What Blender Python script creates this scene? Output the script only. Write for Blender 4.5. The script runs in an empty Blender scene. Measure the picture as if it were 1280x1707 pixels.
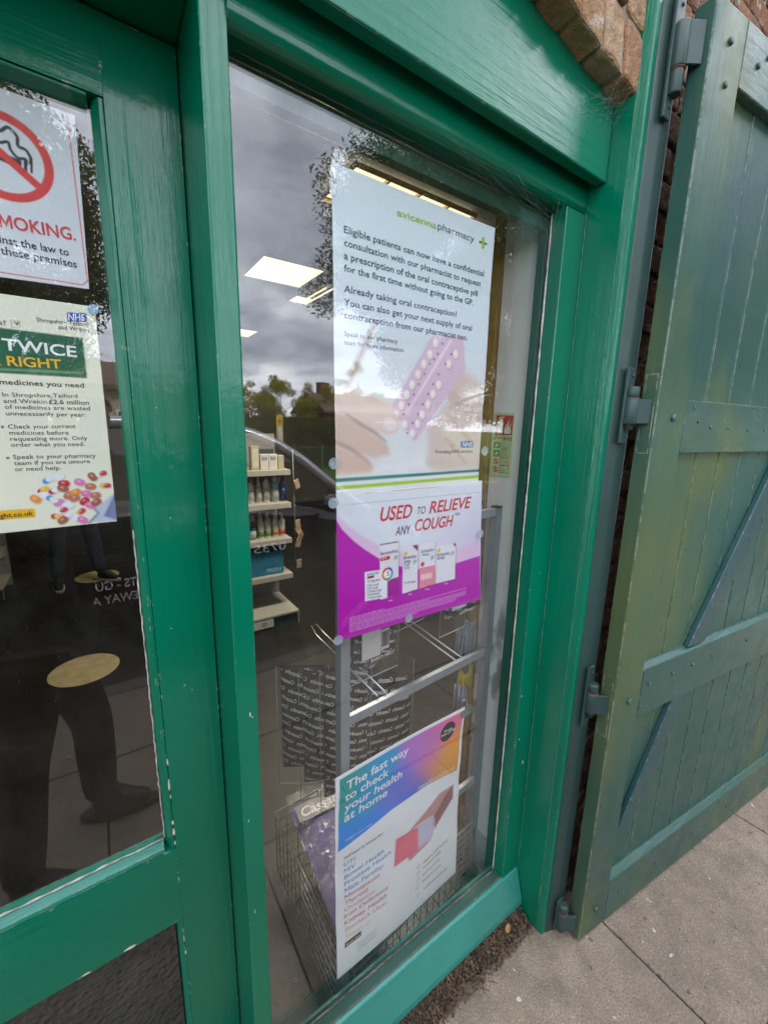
import bpy, bmesh, math, random
import numpy as np
from mathutils import Vector, Matrix, noise as mnoise
R = math.radians
SC = bpy.context.scene
COL = SC.collection

# ------------------------------------------------------------------ camera
cam_d = bpy.data.cameras.new('camera'); cam = bpy.data.objects.new('camera', cam_d); COL.objects.link(cam)
CAM = Vector((0.0, -0.70, 1.6935))
F_, R_, U_ = Vector((.556102, .806871, -.199275)), Vector((.825618, -.563839, .020988)), Vector((.095425, .176196, .979719))
cam.matrix_world = Matrix(((R_.x, U_.x, -F_.x, CAM.x), (R_.y, U_.y, -F_.y, CAM.y), (R_.z, U_.z, -F_.z, CAM.z), (0, 0, 0, 1)))
cam_d.sensor_fit = 'HORIZONTAL'; cam_d.sensor_width = 36; cam_d.lens = 36 * 690 / 1280
cam_d.clip_start = .01; cam_d.clip_end = 2000
SC.camera = cam

# ------------------------------------------------------------------ light and exposure
SUN_EL, SUN_AZ = R(44), R(18)             # high behind the shop, veiled by cloud
W = bpy.data.worlds.new('World'); SC.world = W; W.use_nodes = True
nt = W.node_tree; N = nt.nodes; LK = nt.links; N.clear()
def nn(tree, t, **kw):
    n = tree.nodes.new(t)
    for k, v in kw.items(): setattr(n, k, v)
    return n
out = nn(nt, 'ShaderNodeOutputWorld'); bg = nn(nt, 'ShaderNodeBackground'); bg.inputs['Strength'].default_value = .1
sky = nn(nt, 'ShaderNodeTexSky', sky_type='NISHITA', sun_disc=False, sun_elevation=SUN_EL, sun_rotation=SUN_AZ)
tc = nn(nt, 'ShaderNodeTexCoord'); sep = nn(nt, 'ShaderNodeSeparateXYZ'); LK.new(tc.outputs['Generated'], sep.inputs[0])
zz = nn(nt, 'ShaderNodeMath', operation='ADD', use_clamp=False); LK.new(sep.outputs['Z'], zz.inputs[0]); zz.inputs[1].default_value = .30
za = nn(nt, 'ShaderNodeMath', operation='MAXIMUM'); LK.new(zz.outputs[0], za.inputs[0]); za.inputs[1].default_value = .12
dv = nn(nt, 'ShaderNodeVectorMath', operation='SCALE'); inv = nn(nt, 'ShaderNodeMath', operation='DIVIDE'); inv.inputs[0].default_value = 1; LK.new(za.outputs[0], inv.inputs[1])
LK.new(tc.outputs['Generated'], dv.inputs[0]); LK.new(inv.outputs[0], dv.inputs['Scale'])
n1 = nn(nt, 'ShaderNodeTexNoise'); n1.inputs['Scale'].default_value = 2.3; n1.inputs['Detail'].default_value = 7; n1.inputs['Roughness'].default_value = .55; n1.inputs['Distortion'].default_value = .35
LK.new(dv.outputs[0], n1.inputs['Vector'])
cr = nn(nt, 'ShaderNodeValToRGB'); LK.new(n1.outputs['Fac'], cr.inputs[0])
e = cr.color_ramp.elements; e[0].position = .36; e[0].color = (.25, .265, .315, 1); e[1].position = .68; e[1].color = (.80, .82, .86, 1)
m = e.new(.52); m.color = (.455, .475, .54, 1)
# brighter towards the horizon
hz = nn(nt, 'ShaderNodeMapRange'); LK.new(sep.outputs['Z'], hz.inputs['Value'])
for k, v in (('From Min', .02), ('From Max', .34), ('To Min', 1.12), ('To Max', 1.0)): hz.inputs[k].default_value = v
sc1 = nn(nt, 'ShaderNodeVectorMath', operation='SCALE'); LK.new(cr.outputs['Color'], sc1.inputs[0]); LK.new(hz.outputs[0], sc1.inputs['Scale'])
sc2 = nn(nt, 'ShaderNodeVectorMath', operation='SCALE'); LK.new(sc1.outputs[0], sc2.inputs[0]); sc2.inputs['Scale'].default_value = 15.5
mx = nn(nt, 'ShaderNodeMixRGB'); mx.inputs[0].default_value = .88; LK.new(sky.outputs[0], mx.inputs[1]); LK.new(sc2.outputs[0], mx.inputs[2])
LK.new(mx.outputs[0], bg.inputs['Color']); LK.new(bg.outputs[0], out.inputs['Surface'])
sl = bpy.data.lights.new('sun', 'SUN'); sl.energy = 1.4; sl.angle = R(14); sl.color = (1, .97, .92)
so = bpy.data.objects.new('sun', sl); COL.objects.link(so)
sd = Vector((math.sin(SUN_AZ) * math.cos(SUN_EL), math.cos(SUN_AZ) * math.cos(SUN_EL), math.sin(SUN_EL)))
so.rotation_euler = sd.to_track_quat('Z', 'Y').to_euler()
SC.view_settings.view_transform = 'Standard'; SC.view_settings.look = 'None'; SC.view_settings.gamma = 1
SC.view_settings.use_curve_mapping = False; SC.view_settings.exposure = 2.15
SC.cycles.caustics_reflective = False; SC.cycles.caustics_refractive = False
SC.cycles.transparent_max_bounces = 24; SC.cycles.max_bounces = 8; SC.cycles.sample_clamp_indirect = 6

# ------------------------------------------------------------------ helpers
def lin(r, g, b):
    f = lambda c: (c / 255 / 12.92) if c <= 10 else ((c / 255 + .055) / 1.055) ** 2.4
    return (f(r), f(g), f(b))
WM = {}
def link(o, parent=None):
    COL.objects.link(o)
    if parent is not None: o.parent = parent
def tag(o, label=None, cat=None, group=None, kind=None):
    if label: o['label'] = label
    if cat: o['category'] = cat
    if group: o['group'] = group
    if kind: o['kind'] = kind
    return o
def thing(name, label, cat, loc=(0, 0, 0), rz=0, group=None):
    o = bpy.data.objects.new(name, None); COL.objects.link(o); o.location = loc; o.rotation_euler = (0, 0, rz)
    o.empty_display_size = .05
    WM[o.name] = Matrix.Translation(loc) @ Matrix.Rotation(rz, 4, 'Z')
    return tag(o, label, cat, group)
def finish(name, me, mats, parent=None, loc=None, smooth=False):
    """me is in world coordinates; make it local to its parent (or to loc)."""
    for m_ in (mats if isinstance(mats, (list, tuple)) else [mats]): me.materials.append(m_)
    o = bpy.data.objects.new(name, me)
    if parent is not None:
        mw = WM[parent.name]; me.transform(mw.inverted()); WM[o.name] = mw
    elif loc is not None:
        me.transform(Matrix.Translation(-Vector(loc))); o.location = loc; WM[o.name] = Matrix.Translation(loc)
    else: WM[o.name] = Matrix.Identity(4)
    if parent is not None and parent.type == 'MESH' and parent.parent is None and parent.location.length: pass
    link(o, parent)
    if smooth: me.polygons.foreach_set('use_smooth', [True] * len(me.polygons))
    return o
def dup(root, loc=None, rz=None, label=None, group=None, scale=None):
    r = root.copy(); COL.objects.link(r)
    if loc is not None: r.location = loc
    if rz is not None: r.rotation_euler = (0, 0, rz)
    if scale is not None: r.scale = scale
    if label: r['label'] = label
    if group: r['group'] = group
    for ch in list(root.children):
        c = ch.copy(); COL.objects.link(c); c.parent = r
        for g in list(ch.children):
            d = g.copy(); COL.objects.link(d); d.parent = c
    return r
class MB:
    def __init__(s): s.b = bmesh.new()
    def _add(s, t, mi=0):
        for f in t.faces: f.material_index = mi
        me = bpy.data.meshes.new('t'); t.to_mesh(me); t.free(); s.b.from_mesh(me); bpy.data.meshes.remove(me); return s
    def box(s, x0, x1, y0, y1, z0, z1, bev=.003, seg=2, mat=None, mi=0):
        t = bmesh.new(); bmesh.ops.create_cube(t, size=1)
        for v in t.verts: v.co = Vector(((x0 + x1) / 2 + v.co.x * (x1 - x0), (y0 + y1) / 2 + v.co.y * (y1 - y0), (z0 + z1) / 2 + v.co.z * (z1 - z0)))
        if bev: bmesh.ops.bevel(t, geom=t.edges[:], offset=bev, segments=seg, affect='EDGES', profile=.5)
        if mat is not None: t.transform(mat)
        return s._add(t, mi)
    def prism(s, pts, axis, a, b, bev=.002, seg=2, mat=None, mi=0):
        """pts: 2D polygon; axis 'x': (y,z) extruded over x, 'y': (x,z), 'z': (x,y)"""
        t = bmesh.new()
        mk = {'x': lambda p, k: (k, p[0], p[1]), 'y': lambda p, k: (p[0], k, p[1]), 'z': lambda p, k: (p[0], p[1], k)}[axis]
        lo = [t.verts.new(mk(p, a)) for p in pts]; hi = [t.verts.new(mk(p, b)) for p in pts]; n_ = len(pts)
        t.faces.new(lo); t.faces.new(hi[::-1])
        for i in range(n_): t.faces.new((lo[i], hi[i], hi[(i + 1) % n_], lo[(i + 1) % n_]))
        bmesh.ops.recalc_face_normals(t, faces=t.faces[:])
        if bev: bmesh.ops.bevel(t, geom=t.edges[:], offset=bev, segments=seg, affect='EDGES', profile=.5)
        if mat is not None: t.transform(mat)
        return s._add(t, mi)
    def tube(s, path, r, n=8, cap=True, mi=0, closed=False):
        t = bmesh.new(); P = [Vector(p) for p in path]; k = len(P)
        rr = r if isinstance(r, (list, tuple)) else [r] * k
        rings = []; prev = None
        for i, p in enumerate(P):
            if closed: d = P[(i + 1) % k] - P[i - 1]
            else: d = P[min(i + 1, k - 1)] - P[max(i - 1, 0)]
            d.normalize()
            if prev is None:
                a = Vector((0, 0, 1)) if abs(d.z) < .9 else Vector((1, 0, 0))
                u = d.cross(a).normalized()
            else: u = (prev - d * prev.dot(d)).normalized()
            prev = u; v = d.cross(u)
            rings.append([t.verts.new(p + (u * math.cos(2 * math.pi * j / n) + v * math.sin(2 * math.pi * j / n)) * rr[i]) for j in range(n)])
        for i in range(k if closed else k - 1):
            A, B_ = rings[i], rings[(i + 1) % k]
            for j in range(n): t.faces.new((A[j], A[(j + 1) % n], B_[(j + 1) % n], B_[j]))
        if cap and not closed: t.faces.new(rings[0][::-1]); t.faces.new(rings[-1])
        for f in t.faces: f.smooth = True
        return s._add(t, mi)
    def lathe(s, prof, c, n=20, mi=0, axis=None):
        """prof: list of (radius, height) about z at c"""
        t = bmesh.new(); rings = []
        for r_, h in prof: rings.append([t.verts.new((r_ * math.cos(2 * math.pi * j / n), r_ * math.sin(2 * math.pi * j / n), h)) for j in range(n)])
        for A, B_ in zip(rings, rings[1:]):
            for j in range(n): t.faces.new((A[j], A[(j + 1) % n], B_[(j + 1) % n], B_[j]))
        t.faces.new(rings[0][::-1]); t.faces.new(rings[-1])
        for f in t.faces: f.smooth = len(f.verts) == 4
        if axis is not None: t.transform(Vector((0, 0, 1)).rotation_difference(Vector(axis)).to_matrix().to_4x4())
        t.transform(Matrix.Translation(c)); return s._add(t, mi)
    def quad(s, a, b, c, d, mi=0):
        f = s.b.faces.new([s.b.verts.new(p) for p in (a, b, c, d)]); f.material_index = mi; return s
    def poly(s, pts, mi=0):
        f = s.b.faces.new([s.b.verts.new(p) for p in pts]); f.material_index = mi; return s
    def ball(s, c, r, sub=2, mi=0, scale=(1, 1, 1)):
        t = bmesh.new(); bmesh.ops.create_icosphere(t, subdivisions=sub, radius=1)
        for v in t.verts: v.co = Vector((c[0] + v.co.x * r * scale[0], c[1] + v.co.y * r * scale[1], c[2] + v.co.z * r * scale[2]))
        for f in t.faces: f.smooth = True
        return s._add(t, mi)
    def build(s, name, mats, parent=None, loc=None, smooth=False):
        me = bpy.data.meshes.new(name); s.b.to_mesh(me); s.b.free()
        return finish(name, me, mats, parent, loc, smooth)

# ------------------------------------------------------------------ materials
MATS = {}
class NT:
    def __init__(s, name):
        s.m = bpy.data.materials.new(name); s.m.use_nodes = True; s.t = s.m.node_tree; s.t.nodes.clear()
        s.o = s.n('ShaderNodeOutputMaterial'); s.co = s.n('ShaderNodeTexCoord')
        s.geo = s.n('ShaderNodeNewGeometry')
    def n(s, t, **kw): return nn(s.t, t, **kw)
    def l(s, a, b): s.t.links.new(a, b); return b
    def noise(s, scale, detail=4, rough=.55, stretch=None, src=None, dist=0):
        x = s.n('ShaderNodeTexNoise'); x.inputs['Scale'].default_value = scale; x.inputs['Detail'].default_value = detail; x.inputs['Roughness'].default_value = rough; x.inputs['Distortion'].default_value = dist
        v = src or s.geo.outputs['Position']
        if stretch:
            mp = s.n('ShaderNodeMapping'); mp.inputs['Scale'].default_value = stretch; s.l(v, mp.inputs['Vector']); v = mp.outputs[0]
        s.l(v, x.inputs['Vector']); return x.outputs['Fac']
    def ramp(s, fac, stops):
        r = s.n('ShaderNodeValToRGB'); s.l(fac, r.inputs[0]); el = r.color_ramp.elements
        for i, (p, c) in enumerate(stops):
            k = el[i] if i < 2 else el.new(p)
            k.position = p; k.color = (*c, 1) if len(c) == 3 else c
        return r.outputs['Color']
    def mr(s, v, a, b, c=0., d=1.):
        r = s.n('ShaderNodeMapRange'); s.l(v, r.inputs['Value'])
        for k, x in (('From Min', a), ('From Max', b), ('To Min', c), ('To Max', d)): r.inputs[k].default_value = x
        return r.outputs[0]
    def math(s, op, a, b=None, clamp=False):
        m_ = s.n('ShaderNodeMath', operation=op, use_clamp=clamp)
        for i, x in enumerate((a, b)):
            if x is None: continue
            if isinstance(x, (int, float)): m_.inputs[i].default_value = x
            else: s.l(x, m_.inputs[i])
        return m_.outputs[0]
    def mix(s, fac, a, b, mode='MIX'):
        m_ = s.n('ShaderNodeMixRGB', blend_type=mode)
        for i, x in enumerate((fac, a, b)):
            if isinstance(x, (int, float)): m_.inputs[i].default_value = x
            elif isinstance(x, tuple): m_.inputs[i].default_value = (*x, 1)
            else: s.l(x, m_.inputs[i])
        return m_.outputs[0]
    def bump(s, h, strength=.2, dist=.01, normal=None):
        b = s.n('ShaderNodeBump'); b.inputs['Strength'].default_value = strength; b.inputs['Distance'].default_value = dist; s.l(h, b.inputs['Height'])
        if normal is not None: s.l(normal, b.inputs['Normal'])
        return b.outputs[0]
    def edge(s, rad=.004):
        b = s.n('ShaderNodeBevel', samples=4); b.inputs['Radius'].default_value = rad
        d = s.n('ShaderNodeVectorMath', operation='DOT_PRODUCT'); s.l(b.outputs[0], d.inputs[0]); s.l(s.geo.outputs['Normal'], d.inputs[1])
        return s.mr(d.outputs['Value'], .97, .85)
    def principled(s, col, rough=.5, metal=0., normal=None, spec=.5, coat=0., trans=0., emit=None, estr=0., alpha=None, coatr=.05):
        p = s.n('ShaderNodeBsdfPrincipled'); s.p = p
        def put(k, x):
            if isinstance(x, (int, float)): p.inputs[k].default_value = x
            elif isinstance(x, tuple): p.inputs[k].default_value = (*x, 1)
            else: s.l(x, p.inputs[k])
        put('Base Color', col); put('Roughness', rough); put('Metallic', metal); put('Specular IOR Level', spec); put('Coat Weight', coat); put('Transmission Weight', trans); put('Coat Roughness', coatr)
        if alpha is not None: put('Alpha', alpha)
        if normal is not None: s.l(normal, p.inputs['Normal'])
        if emit is not None: put('Emission Color', emit); put('Emission Strength', estr)
        s.l(p.outputs[0], s.o.inputs['Surface']); return s.m
def plain(name, col, rough=.5, metal=0., var=.12, scale=30, bump=0., spec=.5, coat=0., emit=None, estr=0.):
    if name in MATS: return MATS[name]
    k = NT(name); f = k.noise(scale, 4)
    dk = tuple(c * (1 - var) for c in col); lt = tuple(min(1, c * (1 + var)) for c in col)
    c = k.ramp(f, [(.3, dk), (.7, lt)])
    nb = k.bump(k.noise(scale * 4, 3), bump, .002) if bump else None
    MATS[name] = k.principled(c, rough, metal, nb, spec, coat, emit=emit, estr=estr); return MATS[name]
def paint(name, col, stretch, rough=.22, chips=.5, sheen_patch=None, dirt=.25, grain=.35, coat=.35, blob=None):
    if name in MATS: return MATS[name]
    k = NT(name)
    big = k.noise(2.2, 3); mid = k.noise(9, 4)
    c = k.ramp(big, [(.3, tuple(x * .86 for x in col)), (.7, tuple(x * 1.12 for x in col))])
    c = k.mix(k.mr(mid, .45, .75, 0, .35), c, tuple(x * .8 + .004 for x in col))
    if sheen_patch:
        for (pc, sc_, lo, hi, st) in sheen_patch: c = k.mix(k.mr(k.noise(sc_, 3, .5, st), lo, hi, 0, 1), c, pc)
    if blob:          # yellow-green reflection put into the colour, at its own place on the boards
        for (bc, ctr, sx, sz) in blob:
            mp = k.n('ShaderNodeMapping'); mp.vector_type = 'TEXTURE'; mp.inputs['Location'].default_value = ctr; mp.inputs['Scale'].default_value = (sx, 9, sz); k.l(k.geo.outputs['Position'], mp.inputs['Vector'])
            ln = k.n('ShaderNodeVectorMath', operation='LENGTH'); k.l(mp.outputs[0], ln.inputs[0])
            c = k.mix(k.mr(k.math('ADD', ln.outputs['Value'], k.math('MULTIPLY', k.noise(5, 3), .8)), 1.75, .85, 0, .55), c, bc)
    gr = k.noise(1, 5, .6, stretch); lump = k.noise(38, 3)
    # dust and splashes
    sp = k.noise(260, 2); c = k.mix(k.mr(sp, .74, .78, 0, dirt), c, (.45, .45, .38))
    ed = k.edge(.0045); cn = k.noise(42, 4, .7)
    chip = k.math('MULTIPLY', ed, k.mr(cn, .66 - .12 * chips, .70 - .12 * chips, 0, 1), True)
    c = k.mix(chip, c, (.55, .48, .36))
    h = k.math('ADD', k.math('MULTIPLY', gr, .7), k.math('MULTIPLY', lump, .3))
    nb = k.bump(h, grain, .004)
    rg = k.mr(k.noise(14, 3), .3, .7, rough * .8, rough * 1.35); rg = k.math('ADD', rg, k.math('MULTIPLY', chip, .5))
    MATS[name] = k.principled(c, rg, 0, nb, .42, coat=coat, coatr=.16); k.l(nb, k.p.inputs['Coat Normal']); return MATS[name]
def glass(name, r0=.068, tint=(.98, .987, .984), dust=.012):
    k = NT(name)
    d = k.n('ShaderNodeVectorMath', operation='DOT_PRODUCT'); k.l(k.geo.outputs['Incoming'], d.inputs[0]); k.l(k.geo.outputs['Normal'], d.inputs[1])
    c = k.math('ABSOLUTE', d.outputs['Value']); s5 = k.math('POWER', k.math('SUBTRACT', 1.0, c, True), 5.0)
    fr = k.math('ADD', k.math('MULTIPLY', s5, 1 - r0), r0, True)
    tr = k.n('ShaderNodeBsdfTransparent'); tr.inputs[0].default_value = (*tint, 1)
    gl = k.n('ShaderNodeBsdfGlossy'); gl.inputs['Roughness'].default_value = 0.0; gl.inputs['Color'].default_value = (1, 1, 1, 1)
    nb = k.bump(k.noise(1.6, 2), .012, .02); k.l(nb, gl.inputs['Normal'])
    mx_ = k.n('ShaderNodeMixShader'); k.l(fr, mx_.inputs[0]); k.l(tr.outputs[0], mx_.inputs[1]); k.l(gl.outputs[0], mx_.inputs[2])
    df = k.n('ShaderNodeBsdfDiffuse'); df.inputs[0].default_value = (.6, .6, .56, 1)
    du = k.math('MULTIPLY', k.mr(k.noise(420, 2), .70, .76, 0, 1), dust * 12, True)
    du2 = k.math('ADD', du, k.mr(k.noise(6, 5, .7), .4, .8, 0, dust), True)
    m2 = k.n('ShaderNodeMixShader'); k.l(du2, m2.inputs[0]); k.l(mx_.outputs[0], m2.inputs[1]); k.l(df.outputs[0], m2.inputs[2])
    k.l(m2.outputs[0], k.o.inputs['Surface']); return k.m
def film(name, alpha=.18, col=(.8, .82, .84), rough=.12):
    """clear packet plastic: mostly see-through, with glossy creases"""
    k = NT(name); tr = k.n('ShaderNodeBsdfTransparent'); gl = k.n('ShaderNodeBsdfGlossy'); gl.inputs['Roughness'].default_value = rough; gl.inputs['Color'].default_value = (*col, 1)
    nb = k.bump(k.noise(26, 4, .6, dist=1.2), .8, .02); k.l(nb, gl.inputs['Normal'])
    mx_ = k.n('ShaderNodeMixShader'); mx_.inputs[0].default_value = alpha; k.l(tr.outputs[0], mx_.inputs[1]); k.l(gl.outputs[0], mx_.inputs[2]); k.l(mx_.outputs[0], k.o.inputs['Surface']); return k.m
def printed(name):
    k = NT(name); a = k.n('ShaderNodeVertexColor', layer_name='Col')
    nb = k.bump(k.noise(18, 3), .06, .01); k.principled(a.outputs[0], .45, 0, nb, .35); return k.m

GREEN = (.0, .158, .084)
G_V = paint('green_gloss_paint_upright', GREEN, (70, 70, 3), .15, grain=.42, coat=.2)
G_H = paint('green_gloss_paint_level', GREEN, (3, 70, 70), .15, grain=.42, coat=.2)
G_S = paint('green_gloss_paint_sill', (.035, .25, .20), (3, 60, 60), .24, .8)
GLASS = glass('window_glass')
PRINT = printed('printed_paper')
INK = {}
def ink(key):
    if key not in INK:
        cols = dict(lime=(150, 190, 20), dteal=(20, 60, 70), teal=(15, 75, 85), indigo=(55, 55, 90), greyt=(70, 75, 85), white=(245, 245, 245), dark=(30, 34, 38), red=(205, 25, 50), plum=(95, 20, 85), leaf=(40, 120, 60), pale=(225, 195, 230), cream=(245, 235, 220), b1=(40, 120, 200), r1=(200, 80, 100), o1=(225, 150, 130), o2=(225, 200, 150), signred=(215, 60, 70), navy=(20, 25, 45), gold=(240, 185, 10), skyb=(150, 195, 215), silver=(190, 190, 190))
        INK[key] = plain('ink_' + key, lin(*cols[key]), .5, var=.03)
    return INK[key]

# ------------------------------------------------------------------ lettering
_TC = {}
def glyphs(s, bold=0., it=0.):
    key = (s, bold, it)
    if key not in _TC:
        c = bpy.data.curves.new('t', 'FONT'); c.body = s; c.size = 1; c.offset = .011 * bold; c.shear = it; c.resolution_u = 2 if len(s) > 14 else 4; c.fill_mode = 'FRONT'
        o = bpy.data.objects.new('t', c); me = bpy.data.meshes.new_from_object(o); bpy.data.objects.remove(o); bpy.data.curves.remove(c)
        v = np.array([x.co[:2] for x in me.vertices]) if len(me.vertices) else np.zeros((1, 2))
        f = [tuple(p.vertices) for p in me.polygons]; bpy.data.meshes.remove(me)
        if bold and 'M' in s:            # the built-in M does not thicken cleanly: swap in a drawn one
            def ext(t_, off=0.):
                c = bpy.data.curves.new('t', 'FONT'); c.body = t_; c.size = 1; c.offset = off; o = bpy.data.objects.new('t', c); mm = bpy.data.meshes.new_from_object(o); bpy.data.objects.remove(o); bpy.data.curves.remove(c)
                xs = [q.co.x for q in mm.vertices]; bpy.data.meshes.remove(mm); return min(xs), max(xs)
            mw_ = ext('M')[1] - ext('M')[0]; of = .011 * bold
            for i_, ch_ in enumerate(s):
                if ch_ != 'M': continue
                x1 = ext(s[:i_ + 1])[1]; x0_ = x1 - mw_
                u = v[:, 0] - it * v[:, 1]; bad = (u > x0_ - of - .03) & (u < x1 + of + .03)
                f = [q for q in f if not all(bad[j] for j in q)]
                a_, b_, H_, w2 = x0_ - of, x1 + of, .691 + of, .085 + 2 * of; m_ = (a_ + b_) / 2; y0_ = -of
                P_ = [(a_, y0_), (a_, H_), (a_ + w2 * 1.1, H_), (m_, .26), (b_ - w2 * 1.1, H_), (b_, H_), (b_, y0_), (b_ - w2, y0_), (b_ - w2, .47), (m_, .05), (a_ + w2, .47), (a_ + w2, y0_)]
                k_ = len(v); v = np.concatenate((v, [(p[0] + it * p[1], p[1]) for p in P_])); f.append(tuple(range(k_, k_ + 12))[::-1])
            used = sorted({j for q in f for j in q}); mp_ = {j: n_ for n_, j in enumerate(used)}; v = v[used]; f = [tuple(mp_[j] for j in q) for q in f]
        x0 = v[:, 0].min(); w = max(1e-6, v[:, 0].max() - x0); v = v.copy(); v[:, 0] -= x0
        _TC[key] = (v, f, w)
    return _TC[key]
CAPH = .691
def put_text(acc, s, u0, v0, u1, v1, cap, bold=0., it=0., mirror=False):
    """append the letters of s, baseline (u0,v0)->(u1,v1), to acc = [verts, faces] in sheet coordinates"""
    v, f, w = glyphs(s, bold, it)
    d = np.array((u1 - u0, v1 - v0)); L = np.hypot(*d); d = d / max(L, 1e-9); n_ = np.array((-d[1], d[0]))
    if mirror: n_ = -n_ if False else n_
    x = v[:, 0] * (L / w); y = v[:, 1] * (cap / CAPH)
    if mirror: x = L - x
    p = np.array((u0, v0)) + x[:, None] * d + y[:, None] * n_
    k = len(acc[0]); acc[0].extend(map(tuple, p)); acc[1].extend(tuple(i + k for i in (q[::-1] if mirror else q)) for q in f)

# ------------------------------------------------------------------ printed sheets (posters)
def sdf(poly, U, V):
    """signed distance (negative inside) from points to a polygon"""
    P = np.array(poly); n_ = len(P); d = np.full(U.shape, 1e9); ins = np.zeros(U.shape, bool)
    for i in range(n_):
        a, b = P[i], P[(i + 1) % n_]; e_ = b - a; L2 = max(1e-12, e_ @ e_)
        t = np.clip(((U - a[0]) * e_[0] + (V - a[1]) * e_[1]) / L2, 0, 1)
        d = np.minimum(d, np.hypot(U - a[0] - t * e_[0], V - a[1] - t * e_[1]))
        c = ((a[1] > V) != (b[1] > V)) & (U < (b[0] - a[0]) * (V - a[1]) / (b[1] - a[1] + 1e-15) + a[0]); ins ^= c
    return np.where(ins, -d, d)
class Canvas:
    def __init__(s, U, V, col): s.U, s.V = U, V; s.c = np.ones(U.shape + (3,)) * np.array(lin(*col))
    def blend(s, a, col):
        col = np.array(lin(*col)) if isinstance(col, tuple) else col
        s.c = s.c * (1 - a[..., None]) + col * a[..., None]
    def poly(s, p, col, soft=.001, op=1.): s.blend(op * np.clip(.5 - sdf(p, s.U, s.V) / (2 * soft), 0, 1), col)
    def disc(s, c, r, col, soft=.001, op=1., asp=1.): s.blend(op * np.clip(.5 - (np.hypot(s.U - c[0], (s.V - c[1]) / asp) - r) / (2 * soft), 0, 1), col)
    def ring(s, c, r, w, col, soft=.0008): s.blend(np.clip(.5 - (abs(np.hypot(s.U - c[0], s.V - c[1]) - r) - w / 2) / (2 * soft), 0, 1), col)
    def line(s, pts, w, col, soft=.0006, op=1.):
        d = np.full(s.U.shape, 1e9)
        for a, b in zip(pts, pts[1:]):
            a = np.array(a); b = np.array(b); e_ = b - a; t = np.clip(((s.U - a[0]) * e_[0] + (s.V - a[1]) * e_[1]) / max(1e-12, e_ @ e_), 0, 1)
            d = np.minimum(d, np.hypot(s.U - a[0] - t * e_[0], s.V - a[1] - t * e_[1]))
        s.blend(op * np.clip(.5 - (d - w / 2) / (2 * soft), 0, 1), col)
def sheet(name, label, cat, D, painter, bg, wob, res=.002, quad=None):
    """paper: a thin printed grid with thickness, and the lettering as child meshes a hair in front"""
    org = Vector(D['org']); e_ = Vector((math.cos(D['ang']), math.sin(D['ang']), 0)); nf = Vector((e_.y, -e_.x, 0))   # nf faces the street
    q = [np.array(p) for p in (quad or D['quad'])]                   # BL BR TR TL
    w = np.linalg.norm(q[1] - q[0]); h = np.linalg.norm(q[3] - q[0]); nu, nv = int(w / res) + 2, int(h / res) + 2
    a, b = np.meshgrid(np.linspace(0, 1, nu), np.linspace(0, 1, nv))
    P = ((1 - a) * (1 - b))[..., None] * q[0] + (a * (1 - b))[..., None] * q[1] + (a * b)[..., None] * q[2] + ((1 - a) * b)[..., None] * q[3]
    U, V = P[..., 0], P[..., 1]; cv = Canvas(U, V, bg); painter(cv, D['poly'])
    off = wob(U, V)
    X = org.x + e_.x * U + nf.x * off; Y = org.y + e_.y * U + nf.y * off; Z = org.z + V
    nvtx = nu * nv; vs = np.stack((X, Y, Z), -1).reshape(-1, 3)
    bk = vs - np.array((nf.x, nf.y, 0)) * .0006
    vs = np.concatenate((vs, bk)); idx = np.arange(nvtx).reshape(nv, nu)
    A, B_, C_, D_ = idx[:-1, :-1].ravel(), idx[:-1, 1:].ravel(), idx[1:, 1:].ravel(), idx[1:, :-1].ravel()
    fs = np.concatenate((np.stack((A, B_, C_, D_), 1), np.stack((D_, C_, B_, A), 1) + nvtx))
    rim = np.concatenate((idx[0], idx[1:, -1], idx[-1, :-1][::-1], idx[1:-1, 0][::-1]))
    nx = np.roll(rim, -1); fs = np.concatenate((fs, np.stack((nx, rim, rim + nvtx, nx + nvtx), 1)))
    me = bpy.data.meshes.new(name); me.from_pydata(vs.tolist(), [], fs.tolist())
    ca = me.color_attributes.new('Col', 'FLOAT_COLOR', 'POINT')
    c4 = np.ones((2 * nvtx, 4), np.float32); c4[:nvtx, :3] = cv.c.reshape(-1, 3); c4[nvtx:, :3] = .75
    ca.data.foreach_set('color', c4.ravel())
    base = vs[:nvtx].mean(0); base[2] = vs[:, 2].min()
    root = thing(name, label, cat, tuple(base))
    finish('paper', me, PRINT, root, smooth=True)
    for (s_, u0, v0, u1, v1, cap, col, bold, it) in D.get('text', []):
        vv, ff = [], []; put_text([vv, ff], s_, u0, v0, u1, v1, cap, bold, it)
        arr = np.array(vv); o2 = wob(arr[:, 0], arr[:, 1]) + .0006
        pts = np.stack((org.x + e_.x * arr[:, 0] + nf.x * o2, org.y + e_.y * arr[:, 0] + nf.y * o2, org.z + arr[:, 1]), -1)
        tm = bpy.data.meshes.new('lettering'); tm.from_pydata(pts.tolist(), [], ff)
        finish('lettering', tm, ink(col), root)
    return root
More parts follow.
